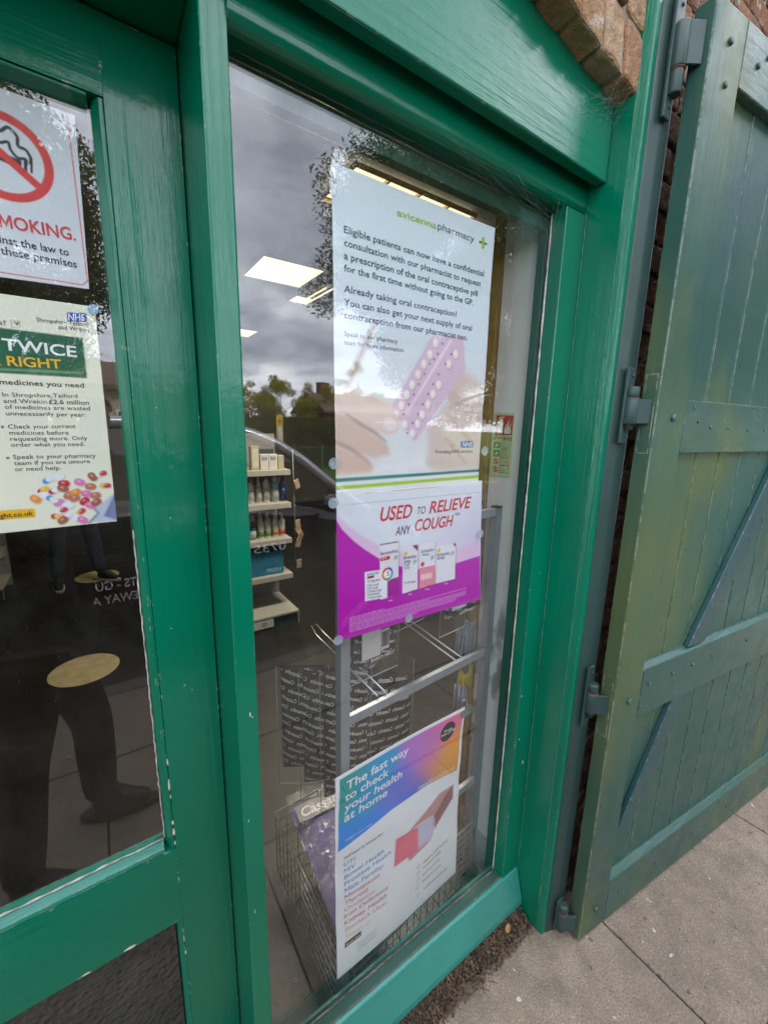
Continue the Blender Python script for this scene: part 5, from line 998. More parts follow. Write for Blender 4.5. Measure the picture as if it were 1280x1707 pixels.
    q.build('bag_seam', plain('bag_seam_white', (.42, .44, .46), .3), t)
    if extra: extra(t, M, w_, h_, bulge)
    return t
lbl = plain('white_sticker', (.58, .56, .55), .6, var=.05)
def stickers(t, M, w_, h_, bu):
    y = -(bu + .012)
    MB().box(-w_ * .40, w_ * .02, y - .0006, y, h_ * .10, h_ * .62, 0, 1, M).build('white_sticker', lbl, t)
    MB().box(w_ * .03, w_ * .22, y - .0006, y, h_ * .14, h_ * .34, 0, 1, M).build('barcode_sticker', lbl, t)
    q = MB(); rg = random.Random(3); x = w_ * .045
    while x < w_ * .20: d = rg.choice((.0008, .0014, .002)); q.box(x, x + d, y - .0012, y - .0008, h_ * .17, h_ * .32, 0, 1, M); x += d + rg.choice((.001, .0016))
    q.build('barcode', ink('dark'), t)
    acc = [[], []]; put_text(acc, 'SAFETY FIRST', -.03, .018, .05, .018, .0085, .8, 0, False); tm = bpy.data.meshes.new('lettering'); tm.from_pydata([M @ Vector((u, y - .001, v)) for u, v in acc[0]], [], acc[1]); finish('lettering', tm, PATI, t)
packet('black patterned packet with stickers hanging just below the magenta poster', (.580, .175, 1.055), .08, .15, .30, -.30, 9, .029, .0105, .012, .045, extra=stickers)
packet('black patterned packet with stickers showing at the right behind the magenta poster', (.945, .215, 1.085), .10, .17, .40, -.30, 9, .029, .0105, .012, .05, extra=stickers)
packet('dull clear packet hanging between the two stickered packets', (.80, .30, 1.10), .2, .13, .20, -.3, 7, .034, .0085, .01, .05)
packet('outermost black patterned packet at the left of the rack', (.435, .335, .66), -.55, .13, .345, -.32, 12, .0265, .0115, .018, .06)
packet('middle black patterned packet of the left bunch', (.490, .300, .615), -.35, .13, .38, -.35, 12, .0265, .0115, .018, .06)
packet('innermost black patterned packet of the left bunch, beside the rack upright', (.545, .270, .57), -.15, .14, .43, -.38, 14, .0265, .0115, .02, .05)
packet('large rounded black patterned packet behind the rack crossbar', (.715, .34, .545), .12, .30, .33, -.30, 10, .034, .0140, .03, .02, True)
packet('black patterned packet lying higher behind the large rounded packet', (.655, .42, .68), .3, .24, .26, -.30, 9, .031, .0125, .025, .02, True)
gc = thing('grey_cloth', 'pale grey folded cloth under the large rounded packet', 'cloth', (.70, .30, .40))
q = MB(); vs = [[q.b.verts.new((.57 + .30 * a, .292 + .012 * math.sin(a * 9 + b_ * 4) + .03 * b_, .42 + .16 * b_ + .012 * math.sin(a * 7))) for a in np.linspace(0, 1, 14)] for b_ in np.linspace(0, 1, 8)]
for i in range(7):
    for j in range(13): f = q.b.faces.new((vs[i][j], vs[i][j + 1], vs[i + 1][j + 1], vs[i + 1][j])); f.smooth = True
r_ = bmesh.ops.solidify(q.b, geom=q.b.faces[:], thickness=.012); q.build('folded_cloth', plain('grey_fabric', (.30, .31, .33), .9, bump=.3), gc)
# wire basket
bk = thing('wire_basket', 'grey wire basket on the floor under the health poster', 'basket', (.735, .36, 0), .02)
BX0, BX1, BH = .42, 1.035, .268
def yf(x): return .10 + .085 * (x - .42)
def yb(x): return .585 + .03 * (x - .42)
bwm = plain('grey_basket_wire', (.33, .335, .33), .35, .6, var=.15)
def grid_side(name, P, nu, nv, r_=.0015):
    """P(u,v) -> point, grid of straight wires"""
    q = MB()
    for i in range(nu + 1): q.tube([P(i / nu, 0), P(i / nu, 1)], r_, 5)
    for j in range(nv + 1): q.tube([P(0, j / nv), P(1, j / nv)], r_, 5)
    q.build(name, bwm, bk)
grid_side('front_grid', lambda u, v: Vector((BX0 + (BX1 - BX0) * u, yf(BX0 + (BX1 - BX0) * u), .006 + (BH - .006) * v)), 20, 9)
grid_side('back_grid', lambda u, v: Vector((BX0 + (BX1 - BX0) * u, yb(BX0 + (BX1 - BX0) * u), .006 + (BH - .006) * v)), 14, 6)
for xx in (BX0, BX1): grid_side('side_grid', lambda u, v: Vector((xx, yf(xx) + (yb(xx) - yf(xx)) * u, .006 + (BH - .006) * v)), 13, 7)
grid_side('bottom_grid', lambda u, v: Vector((BX0 + (BX1 - BX0) * u, yf(BX0 + (BX1 - BX0) * u) * (1 - v) + yb(BX0 + (BX1 - BX0) * u) * v, .006)), 14, 10)
MB().tube([(BX0, yf(BX0), BH), (BX1, yf(BX1), BH), (BX1, yb(BX1), BH), (BX0, yb(BX0), BH)], .0032, 8, closed=True).build('rim', bwm, bk)
# purple packet in the basket
pp_ = thing('purple_packet', 'purple packet with a dark name band lying in the wire basket', 'packet', (.59, .33, .012))
PM = Matrix(((.995, 0, .05, .575), (-.05, .13, .986, .135), (0, -.992, .13, .205), (0, 0, 0, 1)))
q = MB(); nu, nv = 13, 15; Wd, Ht = .25, .43
for sgn in (-1, 1):
    vs = [[q.b.verts.new(PM @ Vector((a * Wd / 2, sgn * (.035 * (1 - abs(a) ** 3) * (1 - abs(b_) ** 4) + .003 + .003 * mnoise.noise(Vector((a * 3, b_ * 3, 1)))), (b_ + 1) * Ht / 2))) for a in np.linspace(-1, 1, nu)] for b_ in np.linspace(-1, 1, nv)]
    for i in range(nv - 1):
        for j in range(nu - 1): f_ = (vs[i][j], vs[i][j + 1], vs[i + 1][j + 1], vs[i + 1][j]); f = q.b.faces.new(f_ if sgn < 0 else f_[::-1]); f.smooth = True
q.build('purple_fabric', plain('purple_fleece', (.11, .08, .30), .75, var=.25, scale=14, bump=.3), pp_)
q = MB(); yy = -.041
q.box(-Wd * .48, Wd * .48, yy - .001, yy, Ht * .80, Ht * .95, 0, 1, PM); q.build('name_band', plain('dark_name_band', (.075, .065, .12), .4), pp_)
acc = [[], []]; put_text(acc, 'Cassandra', -.105, Ht * .835, .115, Ht * .835, .034, 1.5, .15); tm = bpy.data.meshes.new('lettering'); tm.from_pydata([PM @ Vector((u, yy - .0025, v)) for u, v in acc[0]], [], acc[1]); finish('lettering', tm, PATI, pp_)
q = MB(); vs = [[q.b.verts.new(PM @ Vector(((Wd / 2 + .015) * a, -.048 + .006 * mnoise.noise(Vector((a * 5, b_ * 6, 2))), -.002 + (Ht + .03) * b_))) for a in np.linspace(-1, 1, 12)] for b_ in np.linspace(0, 1, 14)]
for i in range(13):
    for j in range(11): f = q.b.faces.new((vs[i][j], vs[i][j + 1], vs[i + 1][j + 1], vs[i + 1][j])); f.smooth = True
q.build('clear_bag', film('packet_film_shiny', .07, rough=.15), pp_)
# bulldog clip on the health poster, hanging dusters at the right
bc = thing('bulldog_clip', 'silver bulldog clip gripping the top right of the health poster', 'clip', (.915, .116, .80))
ST = plain('bright_steel', (.55, .55, .54), .25, .9); q = MB()
CM = Matrix.Translation((.905, .122, .800)) @ Matrix.Rotation(math.atan(.1), 4, 'Z')
q.prism([(-.010, -.012), (0, .014), (.010, -.012), (.008, -.014), (0, .008), (-.008, -.014)], 'x', -.028, .028, .0006, 1, CM); q.build('jaw', ST, bc)
MB().tube([CM @ Vector(p) for p in ((-.010, .002, .010), (-.012, .006, .036), (.012, .006, .036), (.010, .002, .010))], .0012, 6, closed=True).build('wire_handle', ST, bc)
ds = thing('hanging_duster', 'grey blue and yellow dusters hanging at the right of the rack', 'duster', (.985, .215, .72))
rng = random.Random(12); q = MB()
for i in range(46):
    x = rng.uniform(.94, 1.025); y = rng.uniform(.195, .23); z1 = 1.03 + rng.uniform(-.02, .02); L = rng.uniform(.12, .18)
    q.tube([(x, y, z1), (x + rng.uniform(-.006, .006), y, z1 - L * .5), (x + rng.uniform(-.014, .014), y + rng.uniform(-.01, .01), z1 - L)], .0036, 5)
q.build('fringe', plain('grey_blue_fringe', (.13, .17, .21), .9, var=.3), ds)
q = MB()
for i in range(18):
    x = rng.uniform(.955, 1.02); y = rng.uniform(.20, .225); z1 = .90 + rng.uniform(-.02, .02); L = rng.uniform(.07, .11)
    q.tube([(x, y, z1), (x + rng.uniform(-.008, .008), y, z1 - L)], .0065, 6)
q.build('yellow_fringe', plain('yellow_fringe', (.42, .30, .02), .9, var=.2), ds)
q = MB()
for i in range(14):
    x = rng.uniform(.945, 1.01); y = rng.uniform(.20, .225); z1 = .82 + rng.uniform(-.01, .01); L = rng.uniform(.08, .13)
    q.tube([(x, y, z1), (x + rng.uniform(-.01, .01), y, z1 - L)], .0045, 5)
q.build('pale_fringe', plain('pale_fringe', (.26, .26, .34), .9, var=.2), ds)
# beige discs stuck to the shop floor
for (x, y, lb) in ((-.222, 2.60, 'round beige floor sticker nearest the door'), (-.14, 4.70, 'round beige floor sticker further in, beneath the customer')):
    t = tag(MB().lathe([(.205, 0), (.207, .0012), (.203, .0016)], (x, y, .0045), 40).build('floor_sticker', plain('beige_vinyl', (.46, .38, .20), .55, var=.15, scale=16), None, (x, y, .0045)), lb, 'floor sticker', 'round floor stickers')
# ================================================================== PEOPLE
def skin(name, chains, mat_, parent, sub=2):
    """chains: list of [(point, radius), ...]; shared points join into one surface. First point is the root."""
    bm = bmesh.new(); lay = bm.verts.layers.skin.verify(); seen = {}
    for ch in chains:
        prev = None
        for p, r_ in ch:
            kk = tuple(round(c, 4) for c in p)
            if kk not in seen:
                v = bm.verts.new(p); v[lay].radius = (r_, r_) if not isinstance(r_, tuple) else r_; v[lay].use_root = len(seen) == 0; seen[kk] = v
            v = seen[kk]
            if prev is not None and prev is not v and bm.edges.get((prev, v)) is None: bm.edges.new((prev, v))
            prev = v
    me = bpy.data.meshes.new(name); bm.to_mesh(me); bm.free()
    o = finish(name, me, mat_, parent)
    m_ = o.modifiers.new('skin', 'SKIN'); m_.use_smooth_shade = True; m_.branch_smoothing = .4
    s_ = o.modifiers.new('sub', 'SUBSURF'); s_.levels = sub; s_.render_levels = sub
    return o
SKINM = plain('skin', (.42, .25, .18), .5, var=.06, scale=20)
def fingers(wrist, d, side, curl, s=1.):
    """hand chains: d = direction of the fingers, side = towards the thumb, curl = palm side"""
    d, side, curl = Vector(d).normalized(), Vector(side).normalized(), Vector(curl).normalized(); w_ = Vector(wrist)
    ch = [[(tuple(w_), .024 * s), (tuple(w_ + d * .045 * s), (.034 * s))]]
    palm = w_ + d * .045 * s
    for i, (o_, L) in enumerate(((.030, .072), (.010, .080), (-.011, .074), (-.031, .058))):
        b_ = w_ + d * .088 * s + side * o_ * s
        ch.append([(tuple(palm), .034 * s), (tuple(b_), .0100 * s), (tuple(b_ + (d * .8 + curl * .45).normalized() * L * .42 * s), .0088 * s), (tuple(b_ + (d * .62 + curl * .65).normalized() * L * .75 * s), .0080 * s), (tuple(b_ + (d * .48 + curl * .85).normalized() * L * s), .0068 * s)])
    t0 = w_ + d * .025 * s + side * .035 * s
    ch.append([(tuple(palm), .034 * s), (tuple(t0), .0115 * s), (tuple(t0 + (side * .6 + d * .7 + curl * .3).normalized() * .034 * s), .0098 * s), (tuple(t0 + (side * .45 + d * .9 + curl * .45).normalized() * .062 * s), .008 * s)])
    return ch
def person(label, base, yaw, feet, knees, hands, elbows, hipz, cl, group=None, lean=(0, 0), face_turn=0., handdirs=None):
    """feet/knees/hands/elbows: (left, right) points in world space"""
    t = thing('person', label, 'person', base, yaw); f = Vector((math.cos(yaw), math.sin(yaw), 0)); l = Vector((-f.y, f.x, 0)); B0 = Vector((base[0], base[1], 0))
    pel = B0 + Vector((0, 0, hipz)); wa = pel + Vector((0, 0, .16)) + f * lean[0] * .3; ch_ = pel + Vector((0, 0, .38)) + f * lean[0] * .7; nk = pel + Vector((0, 0, .54)) + f * lean[0]; hd = nk + Vector((0, 0, .17)) + f * .03
    T = lambda v: tuple(v)
    body = [[(T(pel), .125), (T(wa), .115), (T(ch_), .135), (T(nk), .058), (T(nk + Vector((0, 0, .055))), .055), (T(hd - Vector((0, 0, .045)) + f * .015), .078), (T(hd + Vector((0, 0, .035))), .092), (T(hd + Vector((0, 0, .095)) - f * .01), .062)]]
    jk = [[(T(pel - Vector((0, 0, .13))), .158), (T(pel), .155), (T(wa), .152), (T(ch_), .160), (T(nk - Vector((0, 0, .02))), .082)]]
    tr = [[(T(pel), .140)]]
    for i, sg in enumerate((1, -1)):
        hip = pel + l * sg * .088 - Vector((0, 0, .06)); kn, ft = Vector(knees[i]), Vector(feet[i]); an = ft + Vector((0, 0, .085)); mid = (kn + an) / 2
        toe = ft + Vector((0, 0, .035)) + (f if cl.get('toe') is None else Vector(cl['toe'][i])).normalized() * .16
        body += [[(T(pel), .125), (T(hip), .085), (T(kn), .054), (T(an.lerp(kn, .62)), .050), (T(an), .036), (T(ft + Vector((0, 0, .04))), .036), (T(toe), .028)]]
        tr += [[(T(pel), .140), (T(hip), .100), (T(hip.lerp(kn, .55)), .090), (T(kn), .076), (T(kn.lerp(an, .45)), .074), (T(an + Vector((0, 0, .0))), .064)]]
        shd = nk + l * sg * .185 - Vector((0, 0, .07)); el, hn = Vector(elbows[i]), Vector(hands[i])
        body += [[(T(ch_), .135), (T(shd), .060), (T(el), .040), (T(el.lerp(hn, .5)), .036), (T(hn), .024)]]
        jk += [[(T(ch_), .160), (T(shd), .080), (T(shd.lerp(el, .5)), .066), (T(el), .058), (T(el.lerp(hn, .45)), .052), (T(el.lerp(hn, .88)), .042)]]
        if handdirs: hdv, sdv, cv_ = handdirs[i]
        else: hdv, sdv, cv_ = (hn - el) , f, -l * sg
        body += fingers(hn, hdv, sdv, cv_)
    skin('body', body, SKINM, t)
    jo = skin('jacket', jk, cl['jacket'], t); skin('trousers', tr, cl['trousers'], t)
    for i, sg in enumerate((1, -1)):
        ft = Vector(feet[i]); tv = (f if cl.get('toe') is None else Vector(cl['toe'][i])).normalized(); sv = Vector((-tv.y, tv.x, 0))
        hh = cl.get('boot', .09)
        so_ = skin('shoe', [[(T(ft + tv * .03 + Vector((0, 0, .052))), .052), (T(ft + tv * .12 + Vector((0, 0, .045))), .047), (T(ft + tv * .195 + Vector((0, 0, .036))), .034)], [(T(ft + tv * .03 + Vector((0, 0, .052))), .052), (T(ft - tv * .055 + Vector((0, 0, .050))), .046)], [(T(ft + tv * .03 + Vector((0, 0, .052))), .052), (T(ft + Vector((0, 0, hh + .04))), .056)]], cl['shoe'], t)
        q = MB(); P_ = []
        for k_ in range(18):
            a = 2 * math.pi * k_ / 18; c_, s_ = math.cos(a), math.sin(a); P_.append(ft + tv * (.07 + .158 * c_) + sv * s_ * (.05 - .006 * c_))
        q.prism([(p.x, p.y) for p in P_], 'z', .0045, .028, .003, 2); q.build('sole', cl['sole'], so_)
    # hair, eyes, nose, mouth and ears
    q = MB(); q.ball(hd + Vector((0, 0, .055)) - f * .022, .104, 3, 0, (.98, .92, .92)); q.build('hair', cl['hair'], t)
    fd_ = Vector((f.x * math.cos(face_turn) - f.y * math.sin(face_turn), f.x * math.sin(face_turn) + f.y * math.cos(face_turn), 0)); fl = Vector((-fd_.y, fd_.x, 0))
    for sg in (1, -1):
        q = MB(); q.ball(hd + fd_ * .088 + fl * sg * .032 + Vector((0, 0, .005)), .0115, 2); q.build('eye', plain('eye', (.05, .04, .035), .2), t)
        q = MB(); q.ball(hd + fl * sg * .088 + Vector((0, 0, -.01)), .026, 2, 0, (.6, .45, 1.1)); q.build('ear', SKINM, t)
    q = MB(); q.tube([hd + fd_ * .088 + Vector((0, 0, .008)), hd + fd_ * .108 + Vector((0, 0, -.028)), hd + fd_ * .086 + Vector((0, 0, -.036))], [.007, .013, .010], 8); q.build('nose', SKINM, t)
    q = MB(); q.ball(hd + fd_ * .082 + Vector((0, 0, -.064)), .022, 2, 0, (.5, 1, .3)); q.build('mouth', plain('lips', (.32, .13, .11), .5), t)
    return t
cloth = lambda n_, c: plain(n_, c, .9, var=.3, scale=18, bump=.4)
DKJ = cloth('dark_jacket_cloth', (.012, .013, .012)); DKT = cloth('dark_trouser_cloth', (.016, .016, .015)); DKS = plain('black_boot_leather', (.012, .011, .010), .5); DKH = cloth('dark_hair', (.02, .014, .01))
# the photographer, facing along the window with a phone held up; the camera is the phone's lens
r3 = R_; u3 = U_; pc = CAM - F_ * .016
hl, hr = pc - r3 * .065 - F_ * .05 - u3 * .03, pc + r3 * .075 - F_ * .055 - u3 * .05
person('person in dark clothes and boots taking the photo, mirrored in the door pane', (-.235, -.74, 0), R(12),
       feet=((-.36, -.60, 0), (-.13, -.885, 0)), knees=((-.32, -.635, .50), (-.125, -.85, .50)),
       hands=(tuple(hl), tuple(hr)), elbows=((-.14, -.55, 1.30), (-.03, -.95, 1.30)), hipz=.93,
       cl=dict(jacket=DKJ, trousers=DKT, shoe=DKS, sole=DKS, hair=DKH, boot=.14), lean=(.0, 0), face_turn=.35,
       handdirs=((tuple(u3), tuple(r3), tuple(r3 * .8 + F_ * -.1)), (tuple(u3), tuple(-r3), tuple(-r3 * .8 - F_ * .1))))
ph = thing('phone', 'dark phone held up by the person taking the photo', 'phone', tuple(pc))
PMx = Matrix(((r3.x, F_.x, u3.x, pc.x), (r3.y, F_.y, u3.y, pc.y), (r3.z, F_.z, u3.z, pc.z), (0, 0, 0, 1)))
MB().box(-.037, .037, -.008, .0, -.10, .055, .003, 2, PMx).build('case', plain('phone_case', (.02, .02, .022), .3), ph)
MB().box(-.034, .034, -.0088, -.0082, -.096, .051, 0, 1, PMx).build('screen', plain('phone_screen', (.01, .01, .012), .08), ph)
# the customer inside
JN = cloth('dark_denim', (.012, .020, .036))
person('customer in dark jeans and white soled shoes standing inside the shop', (-.28, 4.62, 0), R(-70),
       feet=((-.10, 4.56, 0), (-.47, 4.52, 0)), knees=((-.14, 4.60, .50), (-.43, 4.60, .50)),
       hands=((-.02, 4.50, .84), (-.56, 4.52, .84)), elbows=((.0, 4.60, 1.10), (-.57, 4.62, 1.10)), hipz=.94,
       cl=dict(jacket=cloth('brown_coat', (.035, .028, .022)), trousers=JN, shoe=plain('dark_shoe', (.014, .014, .016), .6), sole=plain('white_sole', (.62, .60, .56), .5), hair=DKH, toe=((.75, -.65, 0), (.1, -1, 0))), face_turn=0)

# ================================================================== WHAT THE PANES REFLECT: CAR, HEDGE, TREES, HOUSES
car = thing('parked_car', 'dark car with a painted sky sheen along its roof arc parked at the kerb, mirrored in the window', 'car', (.2, -3.0, -.11))
CARP = plain('dark_car_paint', (.008, .009, .011), .12, var=.05, spec=.6, coat=.6); CGL = plain('dark_car_glass', (.012, .014, .015), .04, spec=.7); SKY_SHEEN = plain('pillar_sky_sheen', (.42, .44, .47), .28, .6, var=.04); TYR = plain('tyre_rubber', (.015, .015, .015), .8); RIM = plain('alloy_rim', (.35, .35, .36), .3, .8)
ys = -2.20; yo = -3.96; yc = (ys + yo) / 2
# stations along x : (x, belt z, roof z or None, half width)
def car_shell():
    q = MB(); st_ = [(-2.25, .78, .80), (-2.15, .98, .84), (-1.4, 1.10, .88), (0, 1.16, .88), (.9, 1.145, .88), (1.55, 1.02, .88), (2.0, .93, .86), (2.45, .80, .80), (2.62, .62, .70)]
    rings = []
    for x, zb, hw in st_:
        low = .28 if -2.2 < x < 2.5 else .36; y = lambda k_: yc + k_ * hw
        half = [(1.0 - .03, low), (1.0, .50), (.985, zb - .165), (.955, zb - .10), (.90, zb), (.45, zb + .03)]
        ring = [(y(k_), z) for k_, z in half] + [(y(-k_), z) for k_, z in half[::-1]]
        rings.append([q.b.verts.new((x, a, b_)) for a, b_ in ring])
    for A, B_ in zip(rings, rings[1:]):
        n_ = len(A)
        for j in range(n_): f = q.b.faces.new((A[j], A[(j + 1) % n_], B_[(j + 1) % n_], B_[j])); f.smooth = True
    q.b.faces.new(rings[0]); q.b.faces.new(rings[-1][::-1]); bmesh.ops.recalc_face_normals(q.b, faces=q.b.faces[:])
    return q
car_shell().build('body', CARP, car)
# roof shell and pillars; the near side follows the arc seen in the window
arc = [(-1.75, 1.14), (-1.45, 1.42), (-.9, 1.62), (-.2, 1.69), (.45, 1.70), (.83, 1.665), (1.0, 1.625), (1.18, 1.55), (1.375, 1.42), (1.56, 1.255), (1.80, 1.06), (1.95, .965)]
def side_y(z, sg): return yc + sg * (.79 - .22 * max(0, (z - 1.1)) / .6)
q = MB()
for sg in (1, -1):
    q.tube([(x, side_y(z, sg), z) for x, z in arc], [.042] * len(arc), 8)
q.build('pillar_arc', SKY_SHEEN, car)  # sky reflection on the dark pillars, put into the colour as silver
q = MB(); top = [(x, z) for x, z in arc[2:7]]
A = [[q.b.verts.new((x, side_y(z, 1) * (1 - t) + side_y(z, -1) * t, z + .035 * math.sin(math.pi * t))) for t in np.linspace(0, 1, 9)] for x, z in top]
for a, b_ in zip(A, A[1:]):
    for j in range(8): f = q.b.faces.new((a[j], a[j + 1], b_[j + 1], b_[j])); f.smooth = True
q.build('roof', CARP, car)
for sg in (1, -1):
    q = MB(); q.poly([(x, side_y(z, sg) - sg * .012, z) for x, z in arc[1:-1]] + [(1.75, side_y(1.0, sg) - sg * .02, 1.0), (.9, side_y(1.12, sg) - sg * .02, 1.12), (-1.45, side_y(1.1, sg) - sg * .02, 1.1)]); q.build('side_window', CGL, car)
q = MB(); q.quad((.9, side_y(1.64, 1), 1.64), (1.9, side_y(1.0, 1), 1.0), (1.9, side_y(1.0, -1), 1.0), (.9, side_y(1.64, -1), 1.64)); q.build('windscreen', CGL, car)
q = MB(); q.quad((-1.0, side_y(1.60, 1), 1.60), (-1.75, side_y(1.12, 1), 1.12), (-1.75, side_y(1.12, -1), 1.12), (-1.0, side_y(1.60, -1), 1.60)); q.build('rear_window', CGL, car)
q = MB()
for x in (.30, -.75): q.box(x - .04, x + .04, ys - .10, ys - .06, 1.1, 1.68, .004)
q.build('door_pillar', CARP, car)
for x in (1.62, -1.45):
    for sg in (1, -1):
        y = yc + sg * .82; wq = MB(); wq.lathe([(.20, -.10), (.315, -.095), (.325, -.05), (.325, .05), (.315, .095), (.20, .10)], (x, y, .215), 32, axis=(0, 1, 0)); w_ = wq.build('wheel', TYR, car)
        MB().lathe([(.205, -.085), (.19, -.06), (.06, -.075), (.05, -.09)] if sg < 0 else [(.205, .085), (.19, .06), (.06, .075), (.05, .09)], (x, y, .215), 24, axis=(0, 1, 0)).build('rim', RIM, w_)
mq = MB(); mq.ball((1.50, ys + .10, 1.10), .1, 3, 0, (1.0, .75, .75)); mq.tube([(1.50, ys + .06, 1.06), (1.48, ys - .04, 1.04)], .02, 8); mq.build('wing_mirror', CARP, car)
for sg in (1, -1): MB().box(2.50, 2.60, yc + sg * .62 - .14, yc + sg * .62 + .14, .60, .72, .03, 3).build('headlight', plain('headlight_glass', (.5, .52, .54), .1), car)
acc = [[], []]
# signwriting on the near side, read from the shop
for (s_, xl, xr, z, c_) in (('0735 62', 1.135, .72, .752, .062), ('ITS - GU', .150, -.10, .575, .060), ('EWAY A', .135, -.13, .475, .060)):
    put_text(acc, s_, -xl, z, -xr, z, c_, .9)
tm = bpy.data.meshes.new('signwriting'); tm.from_pydata([(-u, ys + .012, v) for u, v in acc[0]], [], acc[1]); finish('signwriting', tm, plain('sign_white', (.8, .8, .82), .6), car)

# ---- leaves
def leaf_mat(name, dark, light, trans=.35):
    k = NT(name); rnd = k.geo.outputs['Random Per Island']; c = k.ramp(rnd, [(0, dark), (1, light)]); c = k.mix(k.mr(k.noise(.9, 3), .4, .65, 0, .6), c, tuple(x * .6 for x in light))
    d = k.n('ShaderNodeBsdfDiffuse'); t_ = k.n('ShaderNodeBsdfTranslucent'); k.l(c, d.inputs[0]); k.l(c, t_.inputs[0]); m_ = k.n('ShaderNodeMixShader'); m_.inputs[0].default_value = trans; k.l(d.outputs[0], m_.inputs[1]); k.l(t_.outputs[0], m_.inputs[2]); k.l(m_.outputs[0], k.o.inputs['Surface']); return k.m
def leaf_cloud(blobs, per, size, seed, flat=.0):
    """many small leaf faces through the volume of many clumps"""
    rg = np.random.default_rng(seed); V_, F_l = [], []; n0 = 0
    for (cx, cy, cz, r_) in blobs:
        n_ = int(per * r_ * r_); d = rg.normal(size=(n_, 3)); d /= np.linalg.norm(d, axis=1)[:, None]
        c_ = np.array((cx, cy, cz)) + d * (r_ * rg.uniform(.35, 1.08, n_) ** .8)[:, None] * np.array((1, 1, .8))
        a = rg.normal(size=(n_, 3)); a /= np.linalg.norm(a, axis=1)[:, None]; b_ = np.cross(a, rg.normal(size=(n_, 3))); b_ /= np.linalg.norm(b_, axis=1)[:, None]
        s_ = size * rg.uniform(.6, 1.4, n_)[:, None]
        q_ = np.stack((c_ - a * s_, c_ - b_ * s_ * .45, c_ + a * s_, c_ + b_ * s_ * .45), 1).reshape(-1, 3)
        V_.append(q_); F_l.append(np.arange(4 * n_).reshape(-1, 4) + n0); n0 += 4 * n_
    return np.concatenate(V_), np.concatenate(F_l)
BARK = plain('bark', (.07, .055, .04), .9, var=.4, scale=8, bump=.8)
def tree(label, x, y, base, trunk_h, blobs, per, size, lm, seed, name='tree', tr=.16):
    t = thing(name, label, 'tree', (x, y, base)); rg = random.Random(seed); q = MB()
    top = max(b_[2] for b_ in blobs)
    q.tube([(x, y, base - .2), (x + .05, y, base + trunk_h * .5), (x - .08, y + .1, base + trunk_h), (x + .1, y, top * .8 + base * .2)], [tr * 1.2, tr, tr * .75, tr * .2], 10)
    for b_ in rg.sample(blobs, min(len(blobs), 16)):
        z0 = base + trunk_h * rg.uniform(.65, 1.15); p0 = Vector((x, y, z0)); p1 = Vector(b_[:3]); q.tube([p0, p0.lerp(p1, .45) + Vector((0, 0, .25)), p1, p1 + (p1 - p0) * .18], [tr * .42, tr * .28, tr * .14, tr * .05], 6)
    q.build('trunk', BARK, t)
    v, f = leaf_cloud(blobs, per, size, seed); me = bpy.data.meshes.new('crown'); me.from_pydata(v.tolist(), [], f.tolist()); finish('crown', me, lm, t); return t
LM1 = leaf_mat('dark_summer_leaves', (.05, .065, .014), (.12, .14, .03), .5); LM2 = leaf_mat('yellow_green_leaves', (.26, .25, .018), (.48, .44, .05)); LM3 = leaf_mat('hedge_leaves', (.03, .055, .008), (.13, .17, .025), .3); LM4 = leaf_mat('conifer_leaves', (.02, .035, .012), (.05, .075, .025))
def blobs_in(rg, c, R3, n_, r0, r1, zmin=-9):
    o_ = []
    while len(o_) < n_:
        p = [rg.uniform(-1, 1) for _ in range(3)]; d = math.sqrt(sum(a * a for a in p))
        if d > 1 or d < .35: continue
        z = c[2] + p[2] * R3[2]
        if z < zmin: continue
        o_.append((c[0] + p[0] * R3[0], c[1] + p[1] * R3[1], z, rg.uniform(r0, r1)))
    return o_
rg = random.Random(14)
B1 = blobs_in(rg, (11.3, -12.2, 5.7), (5.3, 3.0, 1.9), 62, .5, 1.0) + blobs_in(rg, (13.2, -12.2, 3.6), (3.9, 2.6, 1.8), 46, .5, .95) + blobs_in(rg, (11.5, -12.2, 8.6), (4.7, 3.2, 2.6), 125, .6, 1.2)
B0 = blobs_in(random.Random(77), (17.5, -8.0, 6.2), (4.6, 4.0, 5.2), 110, .6, 1.25, .6)  # added unseen tree, darkens the sky reflections on jamb and folded door
tree('broad dark tree added out of view on the near side far along the street to the right', 17.5, -8.0, -.05, 2.2, B0, 700, .075, LM1, 6, tr=.28)
B00 = blobs_in(random.Random(78), (26.0, -5.0, 5.0), (5.0, 3.5, 4.8), 80, .8, 1.4, .4)  # second added tree, keeps reflections dark farther to the right
tree('bushy dark tree added out of view beyond the broad tree, farthest along the street to the right', 26.0, -5.0, -.05, 2.0, B00, 420, .10, LM1, 7, tr=.28)
tree('big dark leafy tree across the road, mirrored behind the tall poster', 10.6, -12.4, -.05, 2.6, B1, 1500, .05, LM1, 5, tr=.26)
rg = random.Random(23)
B2 = blobs_in(rg, (-1.35, -12.2, 6.0), (2.35, 2.0, 3.0), 66, .45, .95)
tree('dark leafy tree across the road with gaps of sky, mirrored behind the no smoking notice', -1.6, -12.4, -.05, 3.2, B2, 1900, .05, LM1, 9, tr=.19)
rg = random.Random(33)
